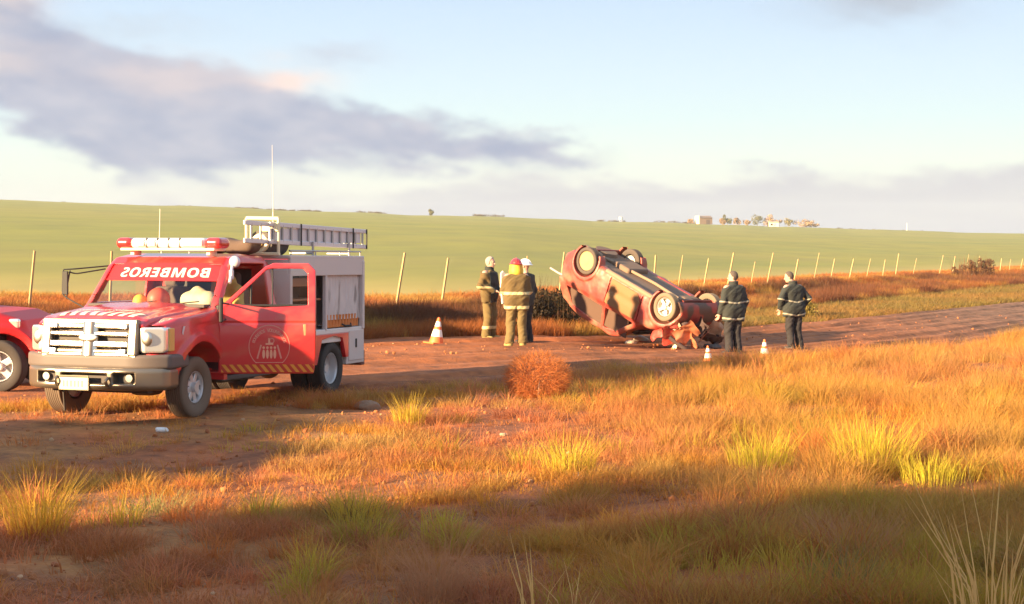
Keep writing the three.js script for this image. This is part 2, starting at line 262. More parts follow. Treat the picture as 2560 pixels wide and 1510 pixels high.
// the dirt road
{
  const xs = []; for (let x = -60; x < -14; x += 1) xs.push(x); for (let x = -14; x < 24; x += 0.14) xs.push(x); for (let x = 24; x <= 110; x += 1) xs.push(x);
  const N = 110, pos = [], uv = [], col = [], idx = [];
  for (const x of xs) for (let k = 0; k <= N; k++) {
    const t = k / N, a = nearD(x) + 0.7 * (fbm(x * 0.9, 1, 4) - 0.5), b = farD(x) + 0.9 * (fbm(x * 0.8, 5, 4) - 0.5), d = lerp(a, b, t), edge = Math.min(t, 1 - t) * (b - a);
    // wheel ruts run along the road
    const q = (d - nearD(x)) / (farD(x) - nearD(x)), warp = q * 14 + 0.9 * (fbm(x * 0.18, q * 3, 3) - 0.5), rut = fbm(warp * 1.9, x * 0.05 + 3, 3), fine = fbm(warp * 7, x * 0.22, 3);
    pos.push(x, land(x, -d) + 0.012 + 0.24 * (rut - 0.5) * sstep(0, 1, edge) + 0.09 * (fine - 0.5) * sstep(0, 0.5, edge) - 0.075 * sstep(0.4, 0, edge), -d); uv.push(x / 3.1, d / 3.1);
    const n = fbm(x * 0.35, d * 1.1, 4), w = sstep(6, 16, x);
    col.push(lerp(lerp(0.40, 0.54, n), 0.36, w), lerp(lerp(0.115, 0.16, n), 0.165, w), lerp(lerp(0.030, 0.043, n), 0.085, w));
  }
  for (let i = 0; i < xs.length - 1; i++) for (let k = 0; k < N; k++) { const a = i * (N + 1) + k, b = a + N + 1; idx.push(a, b, a + 1, b, b + 1, a + 1); }
  const g = new THREE.BufferGeometry(); g.setAttribute('position', new THREE.Float32BufferAttribute(pos, 3)); g.setAttribute('uv', new THREE.Float32BufferAttribute(uv, 2)); g.setAttribute('color', new THREE.Float32BufferAttribute(col, 3)); g.setIndex(idx); g.computeVertexNormals();
  const m = new THREE.MeshStandardMaterial({ vertexColors: true, map: dirtTex, bumpMap: dirtBump, bumpScale: 0.018, roughness: 0.97 });
  single('road', g, m, 'rutted reddish dirt road bending away to the right', 'road', null, 'structure');
}
const onGround = (x, d) => (roadMask(x, d) > 0.5 ? land(x, -d) + 0.012 : land(x, -d));

// ---------------------------------------------------------------- red fire pickup with a utility body; local axes: z forward, x to its left, y up, origin under the front axle
function wheel(parent, x, y, z, side, o = {}) {
  const R = o.r ?? 0.38, RK = o.rimK ?? 0.62, w = o.w ?? 0.25, holder = new THREE.Group(); holder.name = 'wheel'; holder.position.set(x, y, z); holder.rotation.set(0, 0, o.lean ?? 0); parent.add(holder);
  const turn = (g) => g.rotateZ(-Math.PI / 2 * side);                 // lathe axis y becomes the outward axis
  const h = w / 2, pr = [[R * RK, -h * 0.8], [R * 0.78, -h], [R * 0.93, -h * 0.96], [R * 0.99, -h * 0.8]];
  for (let k = -3; k <= 3; k++) { const y0 = k * h * 0.22; pr.push([R, y0 - h * 0.08], [R, y0 + h * 0.08], [R - 0.012, y0 + h * 0.1], [R - 0.012, y0 + h * 0.13]); }
  pr.push([R * 0.99, h * 0.8], [R * 0.93, h * 0.96], [R * 0.78, h], [R * RK, h * 0.8], [R * (RK - 0.02), h * 0.3], [R * (RK - 0.02), -h * 0.6], [R * RK, -h * 0.8]);
  part(holder, 'tyre', turn(new THREE.LatheGeometry(pr.map((p) => new THREE.Vector2(...p)), 48)), o.tyre ?? M.rubber);
  const rr = R * RK, parts = [];
  parts.push(new THREE.LatheGeometry([[rr, -h * 0.7], [rr * 0.98, h * 0.72], [rr * 0.9, h * 0.7], [rr * 0.86, h * 0.3], [rr * 0.86, -h * 0.7]].map((p) => new THREE.Vector2(...p)), 40));
  const n = o.spokes ?? 5, dish = o.dish ?? 0.35;
  if (o.cap) parts.push(new THREE.LatheGeometry([[0.001, h * 0.85], [rr * 0.3, h * 0.85], [rr * 0.36, h * 0.7], [rr * 0.8, h * 0.74], [rr * 0.95, h * 0.66]].map((p) => new THREE.Vector2(...p)), 32));
  else {
    for (let k = 0; k < n; k++) { const g = box(rr * (o.spokeW ?? 0.3), 0.035, rr * 0.86, 0, h * dish, rr * 0.48, 0.012); g.rotateY(k * 2 * Math.PI / n + (o.phase ?? 0.3)); parts.push(g); }
    parts.push(new THREE.CylinderGeometry(rr * 0.26, rr * 0.34, 0.07, 20).translate(0, h * dish + 0.03, 0));
    parts.push(new THREE.CylinderGeometry(rr * 0.86, rr * 0.86, 0.02, 28).translate(0, -h * 0.3, 0));
  }
  const rim = part(holder, 'rim', turn(merge(parts)), o.rim ?? M.rim);
  return holder;
}
function canvasTex(w, h, draw) { const c = document.createElement('canvas'); c.width = w; c.height = h; const x = c.getContext('2d'); draw(x, w, h); const t = new THREE.CanvasTexture(c); t.colorSpace = THREE.SRGBColorSpace; t.anisotropy = 8; return t; }
const TRUCK_AT = V(-4.66, 0.06, -19.5), TRUCK_TURN = -18.7 * Math.PI / 180, TRUCK_NOSE = 0.9 * Math.PI / 180;
const truck = thing('fire_truck', 'red fire pickup with silver box body, roof light bar and open driver door', 'fire truck');
truck.position.copy(TRUCK_AT); truck.rotation.order = 'YXZ'; truck.rotation.set(-TRUCK_NOSE, TRUCK_TURN, 0);
{
  const t = truck;
  // cab and front wings as one shell
  const low = [[0.70, 0.66], [0.82, 0.80], [0.84, 1.0], [0.78, 1.13], [0.45, 1.22], [-0.45, 1.31], [-2.02, 1.33], [-2.05, 0.46], [0.6, 0.5]];
  const up = [[-0.36, 1.26], [-0.82, 1.84], [-0.96, 1.935], [-1.3, 1.985], [-1.85, 1.96], [-2.0, 1.86], [-2.05, 1.26]];
  const sideW = [[-1.95, 1.80], [-1.80, 1.80]];
  const winP = [[-0.66, 1.36], [-1.02, 1.82], [-1.80, 1.82], [-1.80, 1.36]], openP = [[-0.46, 0.52], [-0.44, 1.33], [-0.56, 1.36], [-0.98, 1.86], [-1.80, 1.85], [-1.82, 0.52]];
  const halfW = (y) => y < 1.3 ? 0.99 - 0.10 * ((y - 0.85) / 0.45) ** 2 * 0.4 : lerp(0.96, 0.86, (y - 1.3) / 0.65);
  const shell = (x, y, z) => {
    const ax = Math.abs(x), taper = 0.17 * sstep(0.05, 0.9, z) ** 2;
    const dl = smax(poly(z, y, low), ax - (halfW(y) - taper + (y < 0.62 ? -0.3 * (0.62 - y) : 0)), 0.07);
    const du = smax(poly(z, y, up), ax - halfW(Math.max(y, 1.28)), 0.10);
    let d = smin(dl, du, 0.04);
    // swelling round the wheel arch
    d = smin(d, smax(Math.hypot(z, y - 0.42) - 0.60, ax - 1.005 + taper, 0.03), 0.05);
    const inside = Math.max(du + 0.045, -(y - 1.2));
    d = Math.max(d, -Math.max(poly(z, y, up) + 0.05, ax - halfW(Math.max(y, 1.28)) + 0.05));      // hollow above the belt
    d = Math.max(d, -cube(x, y, z, [0, 1.0, -1.25], [0.88, 0.46, 0.72]));                          // hollow below
    d = Math.max(d, -Math.max(Math.hypot(z, y - 0.42) - 0.50, 0.55 - ax));
    d = Math.max(d, -cube(x, y, z, [0, 0.75, 0.35], [0.62, 0.42, 0.42]));                          // engine bay and the hole for the grille
    d = Math.max(d, -cube(x, y, z, [0, 0.98, 0.86], [0.66, 0.26, 0.2]));
    d = Math.max(d, -cube(ax, y, z, [0.80, 0.97, 0.92], [0.165, 0.16, 0.28]));
    d = Math.max(d, -Math.max(ax - (halfW(y) - 0.10), Math.abs(y - 1.585) - 0.25, -1.10 - z));    // windscreen opening
    d = Math.max(d, -Math.max(poly(z, y, winP), -(0.5 + x)  > 0 ? x + 0.5 : x + 0.5));             // passenger window
    d = Math.max(d, -Math.max(poly(z, y, openP), 0.6 - x));                                        // driver doorway
    d = Math.max(d, -Math.max(ax - 0.6, Math.abs(y - 1.6) - 0.18, z + 1.9));                       // rear window
    return d;
  };
  part(t, 'cab', nets(shell, [-1.05, 0.42, -2.1], [1.05, 2.02, 0.9], 0.019, dustPaint(0.62, 0.016, 0.024)), M.dustyRed);
  // bonnet, a panel of its own lying between the wings
  const hood = [[0.83, 1.10], [0.85, 1.20], [0.72, 1.265], [0.2, 1.33], [-0.30, 1.375], [-0.46, 1.375], [-0.46, 1.20], [0.5, 1.10]];
  part(t, 'bonnet', nets((x, y, z) => { const ax = Math.abs(x); return smax(poly(z, y + 0.05 * ax * ax + 0.03 * sstep(0.5, 0.62, ax), hood), ax - lerp(0.80, 0.70, sstep(-0.4, 0.85, z)), 0.05); }, [-0.9, 1.0, -0.55], [0.9, 1.45, 0.95], 0.019, dustPaint(0.62, 0.016, 0.024, 4)), M.dustyRed);
  // printed strip over the front of the bonnet: slanted bars under a line of small letters
  const strip = canvasTex(1024, 256, (c, w, h) => {
    c.clearRect(0, 0, w, h); c.fillStyle = 'rgba(245,222,196,1)';
    for (let k = 0; k < 8; k++) { const x = 40 + k * 122, s = k < 4 ? -34 : 60; c.beginPath(); c.moveTo(x + (s > 0 ? s : 0), 130); c.lineTo(x + 66 + (s > 0 ? s : 0), 130); c.lineTo(x + 66 + (s > 0 ? 0 : -s), 236); c.lineTo(x + (s > 0 ? 0 : -s), 236); c.fill(); }
    c.save(); c.translate(w, 0); c.scale(-1, 1); c.font = 'bold 62px sans-serif'; c.textAlign = 'center'; c.textBaseline = 'middle'; c.fillText('BOMBEROS VOLUNTARIOS', w / 2, 66, w * 0.9); c.restore();
  });
  {
    const g = new THREE.PlaneGeometry(1.16, 0.42, 24, 8), P = g.attributes.position;
    for (let i = 0; i < P.count; i++) { const x = P.getX(i), v = (P.getY(i) + 0.21) / 0.42, z = lerp(0.80, 0.36, v), y = curve([[-0.3, 1.375], [0.2, 1.33], [0.72, 1.265], [0.85, 1.20]], z) - 0.05 * x * x - 0.03 * sstep(0.5, 0.62, Math.abs(x)); P.setXYZ(i, x, y + 0.006, z); }
    g.computeVertexNormals();
    part(t, 'bonnet_lettering', g, new THREE.MeshStandardMaterial({ map: strip, transparent: true, roughness: 0.5 }));
  }
  // windscreen glass and the red banner across its top
  const screenAt = (x, v) => { const y = lerp(1.335, 1.835, v), z = -0.36 - (y - 1.26) * (0.46 / 0.58) - 0.012 - 0.10 * x * x; return [x, y, z + 0.03]; };
  const sheet = (v0, v1, off, k) => { const g = new THREE.PlaneGeometry(1, 1, 24, 6), P = g.attributes.position; for (let i = 0; i < P.count; i++) { const v = lerp(v0, v1, P.getY(i) + 0.5), y = lerp(1.335, 1.835, v), hw = (halfW(y) - 0.075) * k, p = screenAt(P.getX(i) * 2 * hw, v); P.setXYZ(i, p[0], p[1] + off * 0.7, p[2] + off); } g.computeVertexNormals(); return g; };
  part(t, 'windscreen', sheet(-0.03, 1.03, 0, 1), M.glass);
  const banner = canvasTex(1024, 128, (c, w, h) => {
    c.fillStyle = '#d8242c'; c.fillRect(0, 0, w, h); c.translate(w, 0); c.scale(-1, 1); c.fillStyle = '#f4d9c6'; c.font = 'bold 112px sans-serif'; c.textAlign = 'center'; c.textBaseline = 'middle'; c.translate(w * 0.48, h * 0.55); c.scale(1.28, 0.82); c.fillText('BOMBEROS', 0, 0);
  });
  part(t, 'windscreen_banner', sheet(0.60, 1.05, 0.006, 1.04), new THREE.MeshStandardMaterial({ map: banner, roughness: 0.5 }));
  for (const x of [-0.55, 0.05]) part(t, 'wiper', bar([[x, 1.345, -0.38], [x + 0.34, 1.36, -0.40], [x + 0.64, 1.39, -0.44]], 0.008), M.black);
  part(t, 'cowl', box(1.66, 0.04, 0.16, 0, 1.335, -0.40), M.plastic);
  part(t, 'rear_window', new THREE.PlaneGeometry(1.24, 0.4).translate(0, 1.6, -2.0), M.plastic);
  { const s = new THREE.Shape(winP.map((p) => new THREE.Vector2(p[0], p[1]))); part(t, 'passenger_window', new THREE.ShapeGeometry(s).rotateY(-Math.PI / 2).translate(-0.89, 0, 0), M.glass); }
  // grille
  const gr = part(t, 'grille', merge([box(1.28, 0.07, 0.09, 0, 1.175, 0.87, 0.02), box(0.13, 0.42, 0.10, -0.58, 0.985, 0.865, 0.03), box(0.13, 0.42, 0.10, 0.58, 0.985, 0.865, 0.03), box(1.28, 0.07, 0.08, 0, 0.785, 0.865, 0.02)]), M.dullChrome);
  part(gr, 'grille_back', box(1.22, 0.42, 0.04, 0, 0.975, 0.80), M.plastic);
  for (const y of [1.125, 1.035, 0.915]) part(gr, 'grille_bar', box(1.06, y > 1 ? 0.055 : 0.075, 0.07, 0, y, 0.88, 0.02), M.chrome);
  part(gr, 'grille_bar', box(1.06, 0.05, 0.07, 0, 0.83, 0.88, 0.02), M.dullChrome);
  part(gr, 'grille_post', new THREE.CylinderGeometry(0.11, 0.11, 0.40, 28, 1, false, -1.5, 3.0).scale(1, 1, 0.55).translate(0, 0.975, 0.875), std(0.72, 0.66, 0.58, 0.2, 1));
  part(gr, 'badge', new THREE.SphereGeometry(1, 24, 12).scale(0.13, 0.055, 0.02).translate(0, 0.985, 0.925), M.chrome);
  for (const x of [-0.47, 0.47]) for (const y of [1.12, 0.83]) part(gr, 'flasher', box(0.10, 0.055, 0.04, x, y, 0.925), M.lamp);
  gr.position.set(0, -0.097, 0.118); gr.rotation.x = -0.12;
  // headlamps
  for (const s of [-1, 1]) {
    const h = part(t, 'headlight', nets((x, y, z) => smax(cube(x, y, z, [0.775 * s, 0.97, 0.66], [0.135, 0.15, 0.22], 0.04), z - (0.855 - 0.7 * Math.max(0, Math.abs(x) - 0.72)), 0.02), [0.775 * s - 0.2, 0.78, 0.40], [0.775 * s + 0.2, 1.16, 0.92], 0.012), M.lamp);
    part(h, 'lens', new THREE.SphereGeometry(1, 20, 12).scale(0.075, 0.09, 0.03).translate(0.73 * s, 0.985, 0.835), M.chrome);
    part(h, 'turn_signal', box(0.03, 0.27, 0.12, 0.91 * s, 0.97, 0.59, 0.012), std(0.75, 0.42, 0.12, 0.35));
    part(t, 'fender_badge', new THREE.CylinderGeometry(0.075, 0.06, 0.012, 5).rotateZ(-Math.PI / 2 * s).rotateX(0.3).translate(0.955 * s, 1.06, 0.36), M.aluminium);
  }
  // bumper and valance
  const bump = (x, y, z) => { const q = 1.15 * Math.max(0, Math.abs(x) - 0.45) ** 2; return smax(cube(x, y, z + q, [0, 0.52, 0.88], [0.955, 0.135, 0.14], 0.06), -cube(x, y, z + q, [0, 0.5, 0.7], [0.9, 0.12, 0.14]), 0.01); };
  const bp = part(t, 'bumper', nets((x, y, z) => smax(smax(bump(x, y, z), -cube(x, y, z, [0, 0.52, 1.0], [0.30, 0.055, 0.12]), 0.015), -Math.min(cube(x, y, z, [-0.52, 0.53, 1.0], [0.13, 0.06, 0.12]), cube(x, y, z, [0.52, 0.53, 1.0], [0.13, 0.06, 0.12])), 0.015), [-1.05, 0.34, 0.3], [1.05, 0.70, 1.1], 0.018), M.dullChrome);
  part(bp, 'vent', merge([box(0.62, 0.13, 0.04, 0, 0.52, 0.89), box(0.28, 0.13, 0.04, -0.52, 0.53, 0.88), box(0.28, 0.13, 0.04, 0.52, 0.53, 0.88)]), M.plastic);
  for (const s of [-1, 1]) { part(bp, 'fog_lamp', new THREE.CylinderGeometry(0.045, 0.04, 0.03, 18).rotateX(Math.PI / 2).translate(0.56 * s, 0.53, 0.925), M.lamp); part(bp, 'tow_hook', bar([[0.34 * s, 0.46, 0.92], [0.34 * s, 0.44, 1.04], [0.34 * s, 0.50, 1.08], [0.34 * s, 0.54, 1.03]], 0.018), M.dullChrome); }
  part(t, 'valance', nets((x, y, z) => { const q = 1.0 * Math.max(0, Math.abs(x) - 0.5) ** 2; return smax(cube(x, y, z + q, [0, 0.715, 0.72], [0.98, 0.085, 0.22], 0.04), -cube(x, y, z, [0, 0.7, 0.5], [0.86, 0.2, 0.2]), 0.01); }, [-1.05, 0.58, 0.3], [1.05, 0.85, 1.02], 0.018), M.greyPlastic);
  const plateTex = canvasTex(256, 128, (c, w, h) => { c.fillStyle = '#f3e6c0'; c.fillRect(0, 0, w, h); c.fillStyle = '#3a3226'; c.fillRect(0, 0, w, 20); c.strokeStyle = '#8a7c5c'; c.lineWidth = 6; c.strokeRect(4, 4, w - 8, h - 8); c.fillStyle = '#b9a576'; for (let k = 0; k < 6; k++) c.fillRect(34 + k * 32, 46, 18, 56); });
  part(t, 'number_plate', new THREE.BoxGeometry(0.40, 0.17, 0.012).translate(-0.12, 0.47, 1.03), new THREE.MeshStandardMaterial({ map: plateTex, roughness: 0.5 }));
  part(t, 'front_axle', merge([tube([-0.8, 0.38, 0], [0.8, 0.38, 0], 0.06), box(0.36, 0.28, 0.3, 0.25, 0.40, 0.05, 0.08), box(1.3, 0.05, 0.12, 0, 0.36, 0.62), tube([-0.45, 0.34, 0.75], [-0.52, 0.1, 0.62], 0.014), tube([0.35, 0.35, 0.3], [-0.7, 0.38, 0.25], 0.025)]), M.plastic);
  part(t, 'chassis', merge([box(0.1, 0.16, 5.2, -0.45, 0.52, -1.9), box(0.1, 0.16, 5.2, 0.45, 0.52, -1.9), box(1.5, 0.1, 0.08, 0, 0.55, -2.6), tube([-0.7, 0.38, -3.62], [0.7, 0.38, -3.62], 0.07), new THREE.SphereGeometry(0.18, 16, 12).translate(0, 0.38, -3.62), box(0.3, 0.34, 0.9, 0.62, 0.52, -1.35, 0.05), box(0.08, 0.06, 1.3, 0.9, 0.43, -1.2)]), M.plastic);
  wheel(t, 0.80, 0.37, 0, 1, { r: 0.37, rimK: 0.54, spokes: 8, spokeW: 0.36, tyre: M.dustyRubber }); wheel(t, -0.88, 0.37, 0, -1, { r: 0.37, rimK: 0.54,  spokes: 8, spokeW: 0.36, tyre: M.dustyRubber });
  for (const s of [-1, 1]) { wheel(t, 0.87 * s, 0.37, -3.66, s, { r: 0.37, spokes: 8, dish: -0.3, spokeW: 0.5 }); wheel(t, 0.61 * s, 0.37, -3.66, s, { r: 0.37,  spokes: 8, dish: -0.3 }); }
  part(t, 'wheel_liner', merge([box(0.5, 0.06, 1.06, 0.62, 0.93, 0, 0.01), box(0.5, 0.06, 1.06, -0.62, 0.93, 0, 0.01), box(0.05, 0.6, 1.0, 0.42, 0.72, 0), box(0.05, 0.6, 1.0, -0.42, 0.72, 0)]), M.black);
  // inside of the cab
  part(t, 'dashboard', nets((x, y, z) => smax(cube(x, y, z, [0, 1.14, -0.58], [0.86, 0.17, 0.22], 0.08), 0, 0.001), [-0.95, 0.9, -0.85], [0.95, 1.36, -0.3], 0.025), M.plastic);
  part(t, 'steering_wheel', new THREE.TorusGeometry(0.19, 0.016, 8, 28).rotateX(0.4).translate(0.42, 1.22, -0.86), M.black);
  for (const x of [-0.42, 0.42]) { const s = part(t, 'seat', merge([box(0.56, 0.2, 0.56, x, 0.86, -1.35, 0.07), box(0.54, 0.66, 0.18, x, 1.22, -1.70, 0.07)]), std(0.16, 0.11, 0.09, 0.9)); part(s, 'headrest', box(0.28, 0.2, 0.12, x, 1.64, -1.74, 0.05), std(0.14, 0.1, 0.085, 0.9)); }
  part(t, 'door_lining', box(0.02, 0.7, 1.1, -0.87, 0.95, -1.2), M.plastic);
  // open driver door, hinged at its front edge
  const door = new THREE.Group(); door.name = 'door'; door.position.set(0.955, 0, -0.44); door.rotation.y = -63 * Math.PI / 180; door.scale.z = 0.94; t.add(door);
  const dp = [[0, 0.50], [-1.24, 0.50], [-1.27, 0.70], [-1.27, 1.78], [-1.18, 1.87], [-0.72, 1.87], [-0.60, 1.82], [-0.06, 1.36], [0, 1.28]], dw = [[-0.17, 1.37], [-0.63, 1.785], [-0.70, 1.80], [-1.10, 1.80], [-1.16, 1.74], [-1.16, 1.345], [-0.6, 1.32]];
  const bulge = (y) => 0.035 * (1 - ((y - 0.95) / 0.5) ** 2) - 0.10 * sstep(1.25, 1.9, y);
  part(door, 'door_panel', nets((x, y, z) => { const b = x - bulge(y) - 0.012 * sstep(0.012, 0.0, Math.abs(y - 1.12)) * 0; let d = smax(poly(z, y, dp), Math.abs(b + 0.03) - 0.04, 0.025); d = smax(d, -poly(z, y, dw), 0.012); return smax(d, -smax(Math.abs(y - 1.13) - 0.012, -(b - 0.004), 0.01), 0.012); }, [-0.28, 0.44, -1.34], [0.12, 1.94, 0.06], 0.0155, dustPaint(0.64, 0.016, 0.026, 9)), M.dustyRed);
  { const g = new THREE.ShapeGeometry(new THREE.Shape(dw.map((p) => new THREE.Vector2(p[0], p[1])))).rotateY(-Math.PI / 2); const P = g.attributes.position; for (let i = 0; i < P.count; i++) P.setX(i, bulge(P.getY(i)) - 0.03); part(door, 'window', g, M.glass); part(door, 'window_seal', merge([tube([bulge(1.34) - 0.02, 1.345, -1.15], [bulge(1.33) - 0.02, 1.345, -0.18], 0.014), tube([bulge(1.34) - 0.03, 1.36, -0.70], [bulge(1.8) - 0.03, 1.80, -0.70], 0.010), tube([bulge(1.34) - 0.03, 1.36, -0.42], [bulge(1.6) - 0.03, 1.60, -0.42], 0.012)]), M.black); }
  part(door, 'handle', merge([box(0.02, 0.17, 0.15, 0.012, 1.04, -1.13, 0.008)]), M.black); part(door, 'handle_grip', box(0.03, 0.15, 0.045, 0.03, 1.04, -1.12, 0.012), std(0.42, 0.3, 0.14, 0.4));
  const emblem = canvasTex(512, 512, (c, w) => {
    c.clearRect(0, 0, w, w); const pale = 'rgba(232,150,132,0.8)'; c.strokeStyle = pale; c.fillStyle = pale; c.lineWidth = 9;
    c.beginPath(); c.arc(256, 256, 240, 0.72 * Math.PI, 2.28 * Math.PI); c.stroke(); c.beginPath(); c.moveTo(95, 436); c.lineTo(417, 436); c.stroke();
    c.font = 'bold 52px sans-serif'; c.textAlign = 'center'; c.textBaseline = 'middle'; const s = 'BOMBEROS VOLUNTARIOS'; for (let k = 0; k < s.length; k++) { const a = lerp(-1.22, 1.22, k / (s.length - 1)); c.save(); c.translate(256 + Math.sin(a) * 196, 268 - Math.cos(a) * 196); c.rotate(a); c.fillText(s[k], 0, 0, 40); c.restore(); }
    c.lineWidth = 20; for (const k of [-1, 1]) { c.beginPath(); c.moveTo(256 + k * 96, 236); c.lineTo(256 + k * 142, 392); c.stroke(); }
    c.fillStyle = 'rgba(240,170,140,0.85)'; for (const k of [-1.5, -0.5, 0.5, 1.5]) { c.beginPath(); c.ellipse(256 + k * 44, 340, 17, 52, 0, 0, 7); c.fill(); c.beginPath(); c.arc(256 + k * 44, 268, 15, 0, 7); c.fill(); }
    c.lineWidth = 10; c.beginPath(); c.arc(286, 190, 26, 0, 7); c.stroke(); c.fillRect(212, 216, 92, 20); c.fillRect(244, 160, 18, 60);
  });
  { const g = new THREE.PlaneGeometry(0.56, 0.56, 8, 8).rotateY(Math.PI / 2).translate(0, 0.84, -0.66), P = g.attributes.position; for (let i = 0; i < P.count; i++) P.setX(i, bulge(P.getY(i)) + 0.0145); part(door, 'emblem', g, new THREE.MeshStandardMaterial({ map: emblem, transparent: true, roughness: 0.5 })); }
  const hazard = canvasTex(1024, 96, (c, w, h) => { c.fillStyle = '#b8321c'; c.fillRect(0, 0, w, h); c.fillStyle = '#d98a2a'; for (let k = -1; k < 13; k++) { c.beginPath(); c.moveTo(k * 84, 0); c.lineTo(k * 84 + 42, 0); c.lineTo(k * 84 + 112, h); c.lineTo(k * 84 + 70, h); c.fill(); } });
  { const g = new THREE.PlaneGeometry(1.2, 0.095, 8, 3).rotateY(Math.PI / 2).translate(0, 0.57, -0.64), P = g.attributes.position; for (let i = 0; i < P.count; i++) P.setX(i, bulge(P.getY(i)) + 0.0145); part(door, 'warning_stripe', g, new THREE.MeshStandardMaterial({ map: hazard, roughness: 0.5 })); }
  part(door, 'mirror', merge([bar([[0.0, 1.18, -0.10], [0.26, 1.16, -0.06], [0.34, 1.16, -0.06]], 0.012), bar([[-0.02, 1.36, -0.14], [0.24, 1.38, -0.07], [0.34, 1.38, -0.06]], 0.012), box(0.17, 0.30, 0.05, 0.34, 1.30, -0.05, 0.02)]), M.black);
  // passenger mirror on its tube frame
  part(t, 'mirror', merge([bar([[-0.92, 1.82, -0.95], [-1.2, 1.78, -0.62], [-1.33, 1.77, -0.55]], 0.009), bar([[-0.94, 1.78, -0.9], [-1.18, 1.72, -0.62], [-1.27, 1.74, -0.57]], 0.009), bar([[-1.335, 1.77, -0.55], [-1.325, 1.45, -0.52], [-0.98, 1.28, -0.50]], 0.009), bar([[-1.25, 1.76, -0.57], [-1.265, 1.6, -0.54], [-1.27, 1.40, -0.52]], 0.009), box(0.085, 0.30, 0.03, -1.295, 1.60, -0.53, 0.012)]), M.black);
  // spotlight on the driver pillar
  part(t, 'pillar_lamp', merge([new THREE.SphereGeometry(0.075, 16, 12).scale(1, 1, 0.7).translate(0.92, 1.88, -0.92), tube([0.90, 1.85, -0.90], [0.96, 1.62, -0.72], 0.02), box(0.05, 0.12, 0.05, 0.94, 1.72, -0.80)]), M.aluminium);
  // roof light bar
  const lb = part(t, 'light_bar', merge([box(1.36, 0.035, 0.30, 0, 2.035, -0.98), box(0.06, 0.07, 0.18, -0.55, 1.995, -1.0), box(0.06, 0.07, 0.18, 0.55, 1.995, -1.0)]), M.cream);
  for (const s of [-1, 1]) part(lb, 'red_dome', nets((x, y, z) => cube(x, y, z, [0.645 * s, 2.115, -0.98], [0.115, 0.07, 0.15], 0.065), [0.645 * s - 0.2, 2.0, -1.18], [0.645 * s + 0.2, 2.22, -0.78], 0.014), phys(0.55, 0.03, 0.03, 0.25, 0, { clearcoat: 1 }));
  part(lb, 'clear_dome', nets((x, y, z) => cube(x, y, z, [0, 2.115, -0.98], [0.54, 0.066, 0.145], 0.05), [-0.7, 2.0, -1.18], [0.7, 2.22, -0.78], 0.016), phys(0.86, 0.80, 0.68, 0.28, 0.25, { clearcoat: 1, clearcoatRoughness: 0.08 }));
  for (const x of [-0.30, -0.14, 0.02, 0.18]) part(lb, 'divider', box(0.014, 0.125, 0.30, x, 2.115, -0.98, 0.004), M.greyPlastic);
  for (const x of [-0.38, -0.22, 0.36]) part(lb, 'lamp_reflector', box(x > 0.3 ? 0.30 : 0.11, 0.085, 0.02, x, 2.115, -0.828, 0.008), M.lamp);
  // aerials
  part(t, 'aerial', tube([-0.33, 2.0, -1.2], [-0.33, 2.56, -1.22], 0.007, 0.004), M.cream);
  part(t, 'whip_aerial', merge([tube([0.72, 1.98, -2.35], [0.72, 2.55, -2.35], 0.013, 0.009), tube([0.72, 2.55, -2.35], [0.70, 3.45, -2.36], 0.0045, 0.002)]), M.cream);
  // utility body
  part(t, 'bed', merge([box(2.04, 0.07, 2.4, 0, 0.90, -3.46), box(2.0, 0.12, 2.3, 0, 0.80, -3.46)]), M.offWhite);
  const skirt = [[-2.26, 0.86], [-2.26, 0.46], [-3.06, 0.46], [-3.22, 0.80], [-3.62, 0.84], [-3.90, 0.80], [-4.02, 0.52], [-4.10, 0.52], [-4.10, 0.86]];
  for (const s of [-1, 1]) part(t, 'side_skirt', new THREE.ExtrudeGeometry(new THREE.Shape(skirt.map((p) => new THREE.Vector2(p[0], p[1]))), { depth: 0.05, bevelSize: 0.006, bevelThickness: 0.006, bevelSegments: 2 }).rotateY(-Math.PI / 2).translate(1.0 * s + (s > 0 ? 0.03 : 0.02), 0, 0), M.red);
  for (const s of [-1, 1]) { const c = part(t, 'rear_locker', box(0.5, 0.52, 0.62, 0.76 * s, 0.66, -4.40, 0.015), M.white); part(c, 'locker_door', box(0.02, 0.44, 0.50, 1.015 * s, 0.67, -4.40, 0.008), M.white); part(c, 'latch', box(0.02, 0.13, 0.035, 1.03 * s, 0.70, -4.38, 0.008), M.black); }
  part(t, 'rear_bumper', box(1.9, 0.22, 0.14, 0, 0.46, -4.80), std(0.16, 0.05, 0.04, 0.7));
  // the box above: posts, top, back wall, shelves
  const bx = part(t, 'box_body', merge([box(2.06, 0.05, 2.42, 0, 1.945, -3.46, 0.015), box(0.04, 0.24, 2.40, 1.01, 1.81, -3.46, 0.008), box(0.04, 0.24, 2.40, -1.01, 1.81, -3.46, 0.008), box(0.06, 0.8, 0.07, 1.00, 1.32, -2.29), box(0.06, 0.8, 0.05, 1.00, 1.32, -3.38), box(0.07, 1.0, 0.07, 1.005, 1.40, -4.63), box(0.06, 0.8, 0.07, -1.0, 1.32, -2.29), box(0.07, 1.0, 0.07, -1.0, 1.40, -4.63), box(1.98, 0.96, 0.03, 0, 1.43, -2.27), box(1.98, 0.96, 0.03, 0, 1.43, -4.63), box(0.03, 0.96, 2.3, 0.25, 1.43, -3.46), box(0.03, 0.8, 2.3, -1.0, 1.32, -3.46)]), M.white);
  for (const s of [-1, 1]) part(bx, 'top_rail', merge([bar([[0.99 * s, 2.03, -2.3], [0.99 * s, 2.03, -4.62]], 0.012), ...[-2.35, -3.1, -3.9, -4.6].map((z) => tube([0.99 * s, 1.96, z], [0.99 * s, 2.03, z], 0.010))]), M.steel);
